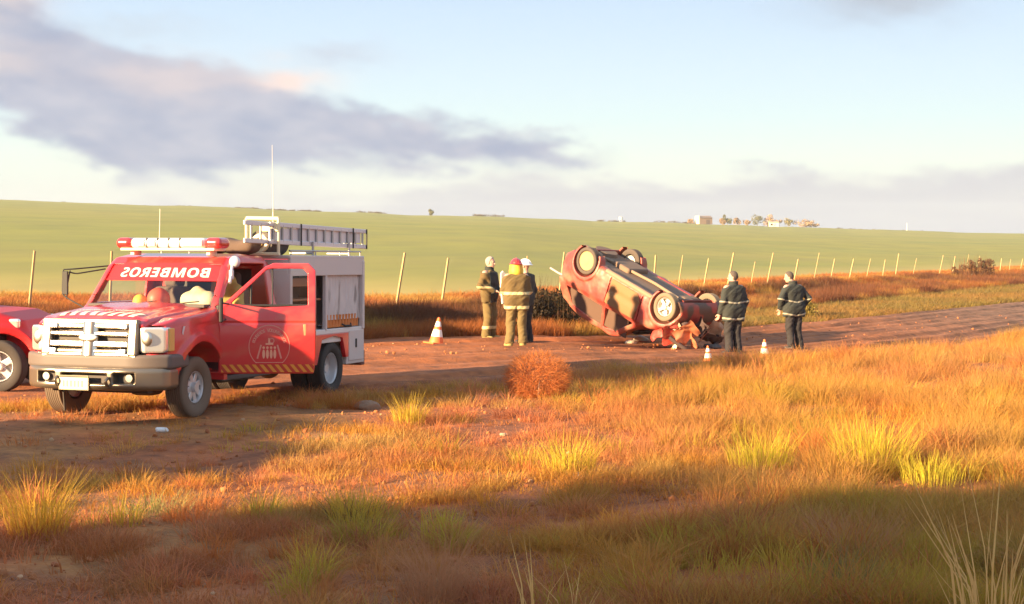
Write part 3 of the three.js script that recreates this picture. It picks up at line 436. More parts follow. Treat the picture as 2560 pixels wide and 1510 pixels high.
  part(bx, 'dark_compartment', merge([box(0.02, 0.76, 1.0, 0.62, 1.32, -2.84)]), M.plastic); part(bx, 'shelf', merge([box(0.6, 0.03, 1.0, 0.66, 1.36, -2.84), box(0.5, 0.12, 0.9, 0.62, 1.60, -2.84)]), std(0.35, 0.16, 0.08, 0.8));
  part(bx, 'roller_shutter', (() => { const g = new THREE.PlaneGeometry(1.18, 0.64, 60, 24).rotateY(Math.PI / 2), P = g.attributes.position; for (let i = 0; i < P.count; i++) { const y = P.getY(i), z = P.getZ(i); P.setX(i, 0.018 * (fbm(z * 5 + 4, y * 1.6, 4) - 0.5) + 0.010 * Math.sin((z + 0.03 * Math.sin(y * 9)) * 62) * sstep(0.45, 0.6, fbm(z * 2, y * 2 + 9, 3))); } const col = []; for (let i = 0; i < P.count; i++) { const y = P.getY(i), z = P.getZ(i), k = 0.75 * sstep(0.60, 0.74, fbm(z * 9 + 0.8 * y + 2, y * 1.3 + 5, 4)) + 0.25 * (fbm(z * 14, y * 9, 3) - 0.4); col.push(lerp(0.62, 0.22, k), lerp(0.54, 0.17, k), lerp(0.52, 0.15, k)); } g.setAttribute('color', new THREE.Float32BufferAttribute(col, 3)); g.computeVertexNormals(); return g.translate(0.985, 1.38, -4.0); })(), new THREE.MeshStandardMaterial({ vertexColors: true, roughness: 0.6 }));
  part(bx, 'orange_load', merge(Array.from({ length: 22 }, (_, k) => tube([0.955, 0.95, -3.44 - k * 0.052], [0.955 + 0.02 * Math.sin(k * 3), 1.13, -3.46 - k * 0.052], 0.03))), M.orange);
  part(bx, 'shutter_handle', bar([[1.0, 0.99, -3.95], [1.03, 0.965, -4.0], [1.03, 0.965, -4.2], [1.0, 0.99, -4.25]], 0.012), M.black);
  // roof load
  const rackMat = std(0.8, 0.7, 0.46, 0.5);
  part(t, 'ladder_rack', merge([tube([0.50, 1.97, -2.02], [0.50, 2.46, -2.02], 0.022), tube([0.50, 2.46, -2.02], [0.97, 2.45, -2.02], 0.026), tube([0.97, 2.46, -2.02], [0.97, 1.98, -2.02], 0.022), box(0.26, 0.12, 0.03, 0.86, 2.34, -1.99), box(0.5, 0.045, 0.05, 0.74, 1.985, -2.02)]), rackMat);
  for (const z of [-3.1, -4.3]) part(t, 'rack_post', merge([tube([0.95, 1.97, z], [0.95, 2.16, z], 0.018), tube([0.6, 2.0, z], [0.95, 2.0, z], 0.018)]), M.steel);
  const drum = part(t, 'hose_reel', new THREE.CylinderGeometry(0.17, 0.17, 0.5, 28).rotateX(Math.PI / 2).translate(0.66, 2.13, -2.36), M.plastic); part(drum, 'reel_face', new THREE.CylinderGeometry(0.12, 0.13, 0.04, 24).rotateX(Math.PI / 2).translate(0.66, 2.13, -2.09), M.cream); part(drum, 'reel_hub', new THREE.TorusGeometry(0.055, 0.018, 8, 20).translate(0.66, 2.13, -2.06), M.tan);
  part(t, 'roof_bag', nets((x, y, z) => cube(x, y + 0.02 * Math.sin(x * 14), z, [0.45, 2.08, -1.75], [0.36, 0.10, 0.16], 0.09), [0, 1.9, -2.0], [0.9, 2.25, -1.5], 0.025), std(0.12, 0.075, 0.055, 0.9));
}
// ladder lying on edge along the driver side of the roof
{
  const lad = thing('ladder', 'grey aluminium ladder on edge along the roof of the fire pickup', 'ladder');
  lad.position.copy(truck.position); lad.rotation.copy(truck.rotation);
  const at = (s, k, o) => { const z = lerp(-1.28, -5.0, s); return [0.86 + o, lerp(2.27, 2.22, s) + (k - 0.5) * 0.23, z]; };
  const rail = (k, s0, s1, o) => { const a = at(s0, k, o), b = at(s1, k, o), L = Math.hypot(b[1] - a[1], b[2] - a[2]); const g = box(0.03, 0.06, L, 0, 0, 0, 0.008); g.rotateX(-Math.atan2(b[1] - a[1], b[2] - a[2]) + Math.PI); return g.translate((a[0] + b[0]) / 2, (a[1] + b[1]) / 2, (a[2] + b[2]) / 2); };
  for (const k of [0, 1]) { part(lad, 'rail', rail(k, 0.0, 0.92, 0), M.aluminium); part(lad, 'rail', rail(k, 0.16, 1.0, 0.055), M.aluminium); }
  for (let i = 0; i < 13; i++) part(lad, 'rung', tube(at(0.05 + i * 0.07, 0, 0), at(0.05 + i * 0.07, 1, 0), 0.018), M.steel);
  for (let i = 0; i < 12; i++) part(lad, 'rung', tube(at(0.19 + i * 0.07, 0, 0.055), at(0.19 + i * 0.07, 1, 0.055), 0.018), M.steel);
  for (const s of [0.40, 0.86, 0.99]) part(lad, 'bracket', tube(at(s, -0.15, 0.075), at(s, 1.15, 0.075), 0.012), M.black);
  part(lad, 'backing_board', (() => { const g = new THREE.BoxGeometry(0.02, 0.2, 2.9), a = at(0.56, 0.5, 0.03); return g.rotateX(0.013).translate(...a); })(), M.aluminium);
}
// loose gear seen through the cab glass: each lies in the cab and is a thing of its own
function inCab(o) { o.position.copy(truck.position); o.rotation.copy(truck.rotation); return o; }
inCab(single('helmet', nets((x, y, z) => smin(smax(ball(x, y, z, [-0.28, 1.38, -0.66], 0.085, 0.085, 0.10), 1.345 - y, 0.01), smax(ball(x, y, z, [-0.28, 1.35, -0.66], 0.11, 0.02, 0.13), 0, 0.001), 0.02), [-0.45, 1.28, -0.82], [-0.1, 1.5, -0.5], 0.012), M.yellow, 'small yellow helmet on the dashboard of the fire pickup', 'helmet'));
inCab(single('helmet', nets((x, y, z) => smin(smax(ball(x, y, z, [-0.05, 1.40, -0.72], 0.14, 0.15, 0.16), 1.32 - y, 0.01), ball(x, y, z, [-0.05, 1.34, -0.70], 0.16, 0.025, 0.19), 0.03), [-0.3, 1.26, -0.98], [0.2, 1.6, -0.46], 0.014), std(0.75, 0.10, 0.05, 0.5), 'orange-red helmet behind the windscreen of the fire pickup', 'helmet'));
inCab(single('jacket', nets((x, y, z) => { const n = 0.05 * (fbm(x * 7, y * 7 + z * 5, 3) - 0.5); return smin(smin(capsule(x, y, z, [0.33, 1.40, -0.80], [0.62, 1.36, -0.74], 0.10, 0.13), capsule(x, y, z, [0.42, 1.50, -0.86], [0.60, 1.42, -0.82], 0.07, 0.09), 0.06), capsule(x, y, z, [0.70, 1.36, -0.72], [0.78, 1.24, -0.74], 0.07, 0.08), 0.06) + n; }, [0.15, 1.1, -1.08], [0.92, 1.66, -0.55], 0.016), std(0.56, 0.5, 0.33, 0.9), 'pale folded turnout jacket lying behind the windscreen on the driver side', 'jacket'));
inCab(single('jacket', nets((x, y, z) => { const n = 0.06 * (fbm(x * 6 + z * 9, y * 4, 3) - 0.5); return smin(capsule(x, y, z, [0.45, 1.58, -1.50], [0.45, 1.02, -1.48], 0.16, 0.21), capsule(x, y, z, [0.66, 1.50, -1.46], [0.72, 0.98, -1.42], 0.08, 0.09), 0.08) + n; }, [0.1, 0.72, -1.8], [0.9, 1.8, -1.16], 0.02), std(0.55, 0.40, 0.12, 0.9), 'yellow-tan turnout coat hung on the driver seat behind the open door', 'jacket'));
// ---------------------------------------------------------------- red pickup at the left edge, nose to the right
function pickupBody() {
  const body = [[2.62, 0.62], [2.70, 0.80], [2.62, 1.02], [2.30, 1.13], [1.30, 1.20], [0.9, 1.24], [-2.55, 1.22], [-2.62, 0.60], [-2.5, 0.5], [2.4, 0.5]], cabP = [[0.95, 1.20], [0.25, 1.74], [-0.1, 1.79], [-1.0, 1.79], [-1.25, 1.70], [-1.35, 1.20]];
  return (x, y, z) => {
    const ax = Math.abs(x), w = 0.93 - 0.22 * sstep(1.7, 2.75, z) ** 2 - 0.05 * sstep(0.9, 1.25, y), d0 = smax(poly(z, y, body), ax - w, 0.12), d1 = smax(poly(z, y, cabP), ax - lerp(0.86, 0.70, (y - 1.2) / 0.6), 0.09);
    let d = smin(d0, d1, 0.04);
    d = smin(d, smax(Math.hypot(z - 2.32, y - 0.40) - 0.56, ax - w - 0.035, 0.03), 0.05); d = smin(d, smax(Math.hypot(z + 1.55, y - 0.40) - 0.56, ax - 0.96, 0.03), 0.05);
    d = Math.max(d, -smax(Math.hypot(z - 2.32, y - 0.38) - 0.455, 0.5 - ax, 0.01)); d = Math.max(d, -smax(Math.hypot(z + 1.55, y - 0.38) - 0.455, 0.5 - ax, 0.01));
    d = Math.max(d, -cube(x, y, z, [0, 1.2, -2.0], [0.76, 0.45, 0.52]));
    d = Math.max(d, -Math.max(ax - 0.78, Math.abs(y - 1.47) - 0.20, z - 0.02 > 0 ? poly(z, y, cabP) + 0.0 - 0.05 : 1, 0.1 - z) );
    d = Math.max(d, -(Math.max(poly(z, y, [[0.55, 1.27], [0.12, 1.68], [-0.95, 1.70], [-1.08, 1.27]]), 0.55 - ax)));
    return d;
  };
}
function makePickup(label) {
  const t = thing('pickup_truck', label, 'pickup truck'), b = pickupBody();
  part(t, 'body', nets(b, [-1.05, 0.45, -2.75], [1.05, 1.9, 2.8], 0.028), std(0.5, 0.014, 0.018, 0.5));
  part(t, 'front_bumper', nets((x, y, z) => smax(smax(cube(x, y, z + 0.45 * Math.max(0, Math.abs(x) - 0.35) ** 2, [0, 0.55, 2.36], [0.92, 0.23, 0.36], 0.10), -Math.max(Math.hypot(z - 2.32, y - 0.38) - 0.47, 0.4 - Math.abs(x)), 0.02), y - 0.79, 0.02), [-1.0, 0.28, 1.9], [1.0, 0.85, 2.95], 0.025), std(0.06, 0.045, 0.04, 0.8));
  part(t, 'sill', box(1.86, 0.14, 2.2, 0, 0.48, 0.05, 0.05), M.plastic);
  part(t, 'wheel_liner', box(1.5, 0.5, 4.6, 0, 0.66, 0, 0.05), M.black);
  for (const s of [-1, 1]) { part(t, 'headlight', box(0.10, 0.15, 0.34, 0.72 * s, 0.97, 2.42, 0.04).rotateY(0), M.lamp); part(t, 'tail_light', box(0.08, 0.3, 0.08, 0.84 * s, 0.98, -2.58, 0.02), M.helmetRed); part(t, 'side_window', new THREE.ShapeGeometry(new THREE.Shape([[0.55, 1.27], [0.12, 1.68], [-0.95, 1.70], [-1.08, 1.27]].map((p) => new THREE.Vector2(...p)))).rotateY(-Math.PI / 2).translate(0.78 * s, 0, 0), M.darkGlass); part(t, 'mirror', box(0.16, 0.14, 0.07, 0.98 * s, 1.28, 0.62, 0.03), M.black); }
  { const g = new THREE.PlaneGeometry(1.5, 0.60).rotateX(-0.92 + Math.PI * 0).translate(0, 1.48, 0.62); part(t, 'windscreen', g, M.darkGlass); }
  part(t, 'bonnet_badge', new THREE.CylinderGeometry(0.05, 0.05, 0.01, 5).rotateZ(Math.PI / 2).translate(-0.84, 1.0, 2.15), M.aluminium);
  for (const s of [-1, 1]) for (const z of [2.32, -1.55]) wheel(t, 0.80 * s, 0.37, z, s, { r: 0.37, w: 0.25, spokes: 5, spokeW: 0.42, phase: 0.5 });
  return t;
}
{
  const p = makePickup('dark red pickup at the left edge with only its nose and one wheel showing');
  p.rotation.y = 86 * Math.PI / 180; const w = V(-0.80, 0, 2.32).applyAxisAngle(V(0, 1, 0), p.rotation.y); p.position.set(xAt(2, 22.8) - w.x, land(-8, -23) + 0.02, -22.8 - w.z);
  const q = p.clone(); q.name = numbered('pickup_truck'); scene.add(q);
  tag(q, 'red pickup parked wholly outside the left edge of the view', 'pickup truck');
  q.position.set(-8.2, 0.15, -14.4); q.rotation.y = 60 * Math.PI / 180;
  const r = p.clone(); r.name = numbered('pickup_truck'); scene.add(r);
  tag(r, 'red pickup parked on the far side of the road, hidden behind the fire truck', 'pickup truck');
  r.position.set(-5.5, land(-5.5, -34), -34.6); r.rotation.y = 22 * Math.PI / 180;
}
// ---------------------------------------------------------------- the overturned red hatchback, nose down on its roof
{
  const t = thing('wrecked_car', 'muddy red hatchback overturned on its roof with smashed front end', 'car');
  const a = 46.5 * Math.PI / 180, p = 22.6 * Math.PI / 180, Fw = V(Math.cos(p) * Math.cos(a), -Math.sin(p), Math.cos(p) * Math.sin(a)), Up = V(0, -1, 0).addScaledVector(Fw, Fw.y).normalize(), X = Up.clone().cross(Fw).normalize();
  const roll = -2 * Math.PI / 180, m = new THREE.Matrix4().makeBasis(X, Up, Fw); m.multiply(new THREE.Matrix4().makeRotationZ(roll));
  const wc = V(xAt(1668, 34.0, 0.72), 0.74, -34.0), local = V(0.70, 0.31, 1.24);
  t.quaternion.setFromRotationMatrix(m); t.position.copy(wc.sub(local.clone().applyQuaternion(t.quaternion)));
  const side = [[-1.80, 0.26], [-2.0, 0.44], [-2.02, 0.86], [-1.92, 1.0], [-1.2, 1.02], [0.62, 0.98], [1.35, 0.88], [1.78, 0.74], [1.86, 0.45], [1.75, 0.24]], roof = [[-2.0, 0.96], [-1.80, 1.46], [-1.55, 1.60], [-0.25, 1.68], [0.12, 1.50], [0.80, 0.92]];
  const n3 = (x, y, z, k) => noise3(x * k + 31, y * k + 7, z * k + 13) - 0.5;
  const body = (x, y, z) => {
    const crush = sstep(0.95, 1.7, z), dent = 0.028 * n3(x, y, z, 4.5) + 0.012 * n3(x, y, z, 11);
    const xx = x + crush * 0.30 * n3(x, y, z, 3.2), yy = y + crush * 0.34 * n3(z, x, y, 3.6) + 0.10 * crush, zz = z + crush * (0.30 + 0.5 * n3(y, z, x, 3.0)), ax = Math.abs(xx);
    const w = 0.83 - 0.16 * sstep(-1.4, -2.05, z) ** 2 - 0.13 * sstep(1.1, 1.9, z) - 0.06 * ((yy - 0.62) / 0.4) ** 2 * 0.7;
    let d = smax(poly(zz, yy, side), ax - w, 0.10);
    const gw = 0.74 - 0.20 * (yy - 0.95) / 0.7 + 0.06 * n3(x, y, z, 3);
    d = smin(d, smax(poly(zz, yy + 0.10 * n3(x, y, z, 2.4), roof), Math.abs(xx + 0.05 * sstep(1.1, 1.6, yy)) - gw, 0.08), 0.03);
    d += dent;
    for (const wz of [-1.24, 1.24]) { d = smin(d, smax(Math.hypot(z - wz, y - 0.33) - 0.42, ax - w - 0.025, 0.02), 0.03); d = smax(d, -smax(Math.hypot(z - wz, y - 0.31) - 0.355, 0.48 - ax, 0.02), 0.015); }
    d = smax(d, -smax(poly(z, y, [[-1.66, 1.08], [-1.46, 1.46], [-0.50, 1.52], [-0.46, 1.06]]), 0.42 - ax, 0.01), 0.02);   // rear side glass
    d = smax(d, -smax(poly(z, y, [[-0.36, 1.05], [-0.40, 1.52], [-0.05, 1.46], [0.50, 1.03]]), 0.42 - ax, 0.01), 0.02);     // front side glass
    d = smax(d, -Math.max(ax - 0.5, Math.abs(y - 1.25) - 0.19, z + 1.70), 0.02);                                           // tailgate glass

    // door shut lines
    for (const zl of [-0.38, 0.62]) d = smax(d, -Math.max(Math.abs(z - zl - 0.05 * (y - 0.6)) - 0.012, 0.74 - ax, 0.34 - y), 0.012);
    // open underside
    d = smax(d, -cube(x, y, z, [0, 0.2, -0.1], [0.60, 0.13, 1.5]), 0.02);
    return d;
  };
  const dusty = (x, y, z) => { const g = fbm(z * 3 + 3, y * 4 + x * 2, 5), f = fbm(z * 26, y * 30 + x * 9, 3), k = clamp(0.10 + 0.75 * sstep(0.34, 0.70, g) * (0.6 + 0.5 * f) + 0.2 * (f - 0.5)), e = sstep(1.15, 1.6, z) * sstep(0.44, 0.56, noise3(x * 5, y * 5, z * 5)); const c = [lerp(0.36, 0.36, k), lerp(0.035, 0.17, k), lerp(0.03, 0.105, k)]; return [lerp(c[0], 0.10, e), lerp(c[1], 0.06, e), lerp(c[2], 0.045, e)]; };
  part(t, 'body', nets(body, [-1.0, 0.05, -2.15], [1.0, 1.8, 2.1], 0.025, dusty), new THREE.MeshPhysicalMaterial({ vertexColors: true, roughness: 0.5, clearcoat: 0.25, clearcoatRoughness: 0.4 }));
  // front door skin of another tone, muddy, standing a little off the body
  part(t, 'front_door', nets((x, y, z) => { const s = 0.835 - 0.042 * ((y - 0.62) / 0.4) ** 2; return smax(smax(poly(z, y, [[-0.33, 0.34], [-0.36, 0.92], [0.56, 0.92], [0.60, 0.50], [0.46, 0.34]]), Math.abs(x - s + 0.02 * sstep(0.12, 0, Math.abs(y - 0.60)) + 0.025 * n3(x, y, z, 5)) - 0.02, 0.012), -1, 0.001); }, [0.6, 0.28, -0.45], [0.95, 1.0, 0.7], 0.018), std(0.25, 0.13, 0.052, 0.75));
  part(t, 'door_handle', box(0.03, 0.035, 0.16, 0.83, 0.82, -0.16, 0.012), M.plastic);
  const dustyGlass = std(0.11, 0.06, 0.04, 0.7);
  for (const z of [[-1.05, 1.30], [-0.05, 1.28]]) part(t, 'side_glass', new THREE.BoxGeometry(0.01, 0.44, z[0] < -0.5 ? 1.1 : 0.7).rotateZ(0.2).translate(0.56, z[1], z[0]), dustyGlass);
  part(t, 'tailgate_glass', new THREE.BoxGeometry(1.0, 0.44, 0.012).rotateX(0.38).translate(0, 1.24, -1.80), dustyGlass);
  part(t, 'cabin_filling', nets((x, y, z) => cube(x, y, z, [0, 1.12, -0.6], [0.44, 0.3, 0.9], 0.1) + 0.1 * n3(x, y, z, 6), [-0.6, 0.7, -1.7], [0.6, 1.6, 0.5], 0.04), M.black);
  // underside
  const under = std(0.22, 0.14, 0.095, 0.9), dirtyMetal = std(0.30, 0.20, 0.13, 0.8, 0.1);
  part(t, 'floor_pan', box(1.22, 0.05, 3.0, 0, 0.29, -0.1, 0.01), under);
  part(t, 'exhaust', merge([bar([[0.1, 0.22, 1.0], [0.05, 0.21, 0.2], [0.18, 0.21, -0.8], [0.22, 0.24, -1.3]], 0.035), new THREE.CapsuleGeometry(0.10, 0.42, 6, 16).rotateX(Math.PI / 2).scale(1.3, 0.8, 1).translate(0.28, 0.24, -1.62)]), dirtyMetal);
  part(t, 'fuel_tank', box(0.7, 0.16, 0.55, -0.1, 0.24, -0.72, 0.06), under);
  part(t, 'rear_axle', merge([tube([-0.65, 0.28, -1.18], [0.65, 0.28, -1.18], 0.05), tube([0.48, 0.28, -1.2], [0.5, 0.3, -0.6], 0.035), tube([-0.48, 0.28, -1.2], [-0.5, 0.3, -0.6], 0.035)]), under);
  part(t, 'rocker_tube', bar([[0.74, 0.285, -0.62], [0.76, 0.275, -0.3], [0.76, 0.275, 0.5], [0.73, 0.29, 0.82]], 0.06), dirtyMetal);
  part(t, 'crossmember', merge([box(1.1, 0.08, 0.2, 0, 0.24, 0.95, 0.03), box(0.3, 0.2, 0.5, -0.15, 0.28, 1.15, 0.08), tube([0, 0.26, 1.24], [0.68, 0.31, 1.24], 0.03), tube([0, 0.26, 1.24], [-0.68, 0.31, 1.24], 0.03), tube([0.2, 0.25, 1.1], [0.66, 0.28, 1.2], 0.035)]), under);
  part(t, 'spare_wheel_well', new THREE.CylinderGeometry(0.3, 0.26, 0.14, 24).translate(-0.2, 0.26, -1.62), under);
  const rubber2 = std(0.10, 0.075, 0.06, 0.9), dust = std(0.40, 0.28, 0.14, 0.85);
  wheel(t, 0.72, 0.31, -1.24, 1, { r: 0.305, w: 0.20, cap: 1, rimK: 0.74, rim: dust, tyre: rubber2 }); wheel(t, -0.72, 0.31, -1.24, -1, { r: 0.305, w: 0.20, tyre: rubber2 });
  wheel(t, 0.71, 0.31, 1.24, 1, { r: 0.305, w: 0.20, spokes: 5, spokeW: 0.34, rimK: 0.68, rim: std(0.66, 0.62, 0.56, 0.4, 0.5), tyre: std(0.20, 0.15, 0.10, 0.9), phase: 0.1 }); wheel(t, -0.71, 0.31, 1.24, -1, { r: 0.305, w: 0.20, tyre: std(0.20, 0.15, 0.10, 0.9) });
  // torn front: engine, lamp, hanging sheet metal
  part(t, 'engine', nets((x, y, z) => Math.min(cube(x, y, z, [0.05, 0.62, 1.35], [0.34, 0.22, 0.22], 0.05), capsule(x, y, z, [0.3, 0.5, 1.5], [0.42, 0.8, 1.6], 0.08, 0.06), capsule(x, y, z, [-0.4, 0.6, 1.5], [0.3, 0.75, 1.66], 0.05, 0.05)) + 0.05 * n3(x, y, z, 9), [-0.6, 0.3, 1.05], [0.6, 0.98, 1.8], 0.02), M.rust);
  part(t, 'headlamp', merge([new THREE.SphereGeometry(0.12, 20, 14).scale(1.1, 1, 0.6).rotateY(0.5).translate(0.50, 0.56, 1.72)]), std(0.10, 0.06, 0.05, 0.4)); part(t, 'lamp_bowl', new THREE.SphereGeometry(0.15, 20, 14, 0, 7, 0, 1.6).rotateX(-0.6).translate(0.52, 0.50, 1.66), std(0.60, 0.36, 0.25, 0.5, 0.3));
  const R = rng(77), sheet = (c, w, h, s, mat, name) => { const g = new THREE.PlaneGeometry(w, h, 14, 14), P = g.attributes.position; for (let i = 0; i < P.count; i++) { const x = P.getX(i), y = P.getY(i); P.setXYZ(i, x + 0.05 * (noise2(x * 9 + s, y * 9) - 0.5), y + 0.07 * (noise2(x * 8, y * 8 + s) - 0.5), 0.22 * (fbm(x * 4 + s * 3, y * 4 + s, 3) - 0.5)); } g.computeVertexNormals(); const q = part(t, name, g, mat); q.position.set(...c); q.rotation.set(R() * 2 - 1, R() * 3, R() * 3); q.material.side = THREE.DoubleSide; return q; };
  const torn = std(0.55, 0.20, 0.10, 0.6, 0.1), pale = std(0.72, 0.6, 0.44, 0.6), dark = std(0.08, 0.05, 0.045, 0.8), redS = std(0.5, 0.06, 0.045, 0.5);
  [[0.66, 0.80, 1.55, 0.5, 0.4, redS], [0.52, 0.66, 1.82, 0.42, 0.5, torn], [0.25, 0.84, 1.85, 0.5, 0.34, torn], [-0.1, 0.70, 1.82, 0.4, 0.34, torn], [0.55, 0.95, 1.66, 0.34, 0.2, pale], [-0.4, 0.80, 1.8, 0.5, 0.3, dark], [0.1, 0.52, 1.8, 0.3, 0.3, dark], [-0.55, 0.62, 1.7, 0.36, 0.4, pale], [0.36, 1.0, 1.4, 0.4, 0.3, redS], [0.62, 0.58, 1.62, 0.22, 0.16, pale], [0.70, 0.95, 1.2, 0.4, 0.22, redS]].forEach((c, i) => sheet(c.slice(0, 3), c[3], c[4], i + 1, c[5], i % 2 ? 'torn_panel' : 'bent_panel'));
  part(t, 'hanging_bumper', bar([[0.75, 0.85, 1.60], [0.5, 0.98, 1.92], [0.0, 1.0, 1.98], [-0.5, 0.9, 1.9], [-0.85, 0.7, 1.6]], 0.05), dark);
  part(t, 'wiper_arm', bar([[0.2, 1.02, -1.98], [0.3, 1.08, -2.3], [0.36, 1.06, -2.6]], 0.025), std(0.5, 0.4, 0.36, 0.6));
}
// ---------------------------------------------------------------- people: one continuous body each, clothes as parts over it
// local axes: feet on y = 0, facing +z, x to the person's left
function person(o) {
  const t = thing('person', o.label, 'person', o.group); t.position.set(o.x, o.y, o.z); t.rotation.y = o.turn * Math.PI / 180; t.scale.setScalar((o.height ?? 1.76) / 1.76);
  const L = o.lean ?? [0, 0, 0], hips = [0, 0.95, 0], chest = [L[0] * 0.8, 1.30, L[2] * 0.8], neck = [L[0], 1.49, L[2] + 0.0], head = [neck[0] + (o.headOff?.[0] ?? 0), 1.635, neck[2] + 0.035 + (o.headOff?.[2] ?? 0)];
  const sh = (s) => [neck[0] + 0.185 * s, 1.415, neck[2] - 0.01], hip = (s) => [0.09 * s, 0.93, 0];
  const arms = { 1: o.armL, '-1': o.armR }, legs = { 1: o.legL ?? [[0.10, 0.50, 0.03], [0.11, 0.085, -0.02]], '-1': o.legR ?? [[-0.10, 0.50, 0.03], [-0.11, 0.085, -0.02]] };
  const torso = (x, y, z, g = 0) => {
    const k = 1.22, Z = z * k;
    let d = capsule(x, y, Z, [neck[0] - 0.15, 1.40, neck[2] * k], [neck[0] + 0.15, 1.40, neck[2] * k], 0.075 + g, 0.075 + g);
    d = smin(d, capsule(x, y, Z, [chest[0] - 0.075, 1.32, chest[2] * k], [-0.07, 1.06, 0], 0.125 + g, 0.115 + g), 0.07); d = smin(d, capsule(x, y, Z, [chest[0] + 0.075, 1.32, chest[2] * k], [0.07, 1.06, 0], 0.125 + g, 0.115 + g), 0.07);
    return smin(d, capsule(x, y, Z, [-0.08, 0.96, 0], [0.08, 0.96, 0], 0.125 + g, 0.125 + g), 0.08) / 1.1;
  };
  const arm = (x, y, z, g = 0, cut = 1) => { let d = 1e9; for (const s of [1, -1]) { const [e, w] = arms[s], q = sh(s), w2 = [lerp(e[0], w[0], cut), lerp(e[1], w[1], cut), lerp(e[2], w[2], cut)]; d = Math.min(d, smin(capsule(x, y, z, q, e, 0.056 + g, 0.044 + g), capsule(x, y, z, e, w2, 0.043 + g, lerp(0.043, 0.030, cut) + g), 0.03)); } return d; };
  const leg = (x, y, z, g = 0, flare = 0) => { let d = 1e9; for (const s of [1, -1]) { const [k, a] = legs[s]; d = Math.min(d, smin(capsule(x, y, z, hip(s), k, 0.088 + g, 0.058 + g + flare * 0.4), capsule(x, y, z, k, a, 0.055 + g + flare * 0.4, 0.040 + g + flare), 0.03)); } return d; };
  const foot = (x, y, z, g = 0) => { let d = 1e9; for (const s of [1, -1]) { const a = legs[s][1], out = 0.05 * s; d = Math.min(d, smin(capsule(x, y, z, [a[0], 0.05, a[2] - 0.03], [a[0] + out, 0.042, a[2] + 0.16], 0.045 + g, 0.036 + g), capsule(x, y, z, [a[0], 0.06, a[2]], [a[0], 0.13, a[2]], 0.044 + g, 0.044 + g), 0.04)); } return Math.max(d, 0.003 - y); };
  const box3 = (list, m) => { const lo = [1e9, 1e9, 1e9], hi = [-1e9, -1e9, -1e9]; for (const p of list) for (let k = 0; k < 3; k++) { lo[k] = Math.min(lo[k], p[k] - m); hi[k] = Math.max(hi[k], p[k] + m); } return [lo, hi]; };
  const joints = [neck, hips, [0.26, 0.05, 0.2], [-0.26, 0.05, 0.2], [0.2, 1, -0.05], ...arms[1], ...arms[-1], sh(1), sh(-1)];
  // body: trunk and limbs, then head and hands on finer grids, all one mesh
  const [lo, hi] = box3(joints, 0.13), lim = (x, y, z) => smin(smin(smin(torso(x, y, z), arm(x, y, z), 0.04), leg(x, y, z), 0.05), foot(x, y, z), 0.03);
  const pieces = [nets((x, y, z) => smin(lim(x, y, z), capsule(x, y, z, [neck[0], 1.44, neck[2]], [lerp(neck[0], head[0], 0.6), 1.55, lerp(neck[2], head[2], 0.6)], 0.058, 0.052), 0.04), [lo[0], 0, lo[2]], [hi[0], 1.60, hi[2]], 0.017)];
  const ht = (o.headTurn ?? 0) * Math.PI / 180, hc = Math.cos(ht), hs = Math.sin(ht), nod = o.nod ?? 0;
  const inHead = (x, y, z) => { x -= head[0]; y -= head[1]; z -= head[2]; const X = hc * x - hs * z; let Z = hs * x + hc * z; const Y = Math.cos(nod) * y + Math.sin(nod) * Z; Z = Math.cos(nod) * Z - Math.sin(nod) * y; return [X, Y, Z]; };
  const skull = (X, Y, Z, g = 0) => { let d = ball(X, Y, Z, [0, 0.03, -0.012], 0.078 + g, 0.098 + g, 0.096 + g); return smin(d, ball(X, Y, Z, [0, -0.05, 0.018], 0.058 + g, 0.062 + g, 0.066 + g), 0.04); };
  const face = (X, Y, Z) => { let d = skull(X, Y, Z); d = smin(d, capsule(X, Y, Z, [0, 0.02, 0.080], [0, -0.022, 0.102], 0.010, 0.014), 0.012); d = smin(d, capsule(X, Y, Z, [-0.03, 0.03, 0.078], [0.03, 0.03, 0.078], 0.011, 0.011), 0.014); for (const s of [1, -1]) { d = smax(d, -ball(X, Y, Z, [0.03 * s, 0.012, 0.094], 0.016), 0.012); d = smin(d, ball(X, Y, Z, [0.030 * s, 0.012, 0.074], 0.013), 0.004); d = smin(d, ball(X, Y, Z, [0.080 * s, -0.002, -0.005], 0.012, 0.032, 0.020), 0.008); } d = smin(d, capsule(X, Y, Z, [-0.018, -0.052, 0.078], [0.018, -0.052, 0.078], 0.009, 0.009), 0.008); return smin(d, ball(X, Y, Z, [0, -0.088, 0.062], 0.020, 0.016, 0.018), 0.02); };
  pieces.push(nets((x, y, z) => { const [X, Y, Z] = inHead(x, y, z); return smin(face(X, Y, Z), capsule(x, y, z, [neck[0], 1.47, neck[2]], [lerp(neck[0], head[0], 0.7), 1.57, lerp(neck[2], head[2], 0.5)], 0.058, 0.054), 0.03); }, [head[0] - 0.13, head[1] - 0.17, head[2] - 0.14], [head[0] + 0.13, head[1] + 0.15, head[2] + 0.15], 0.0065));
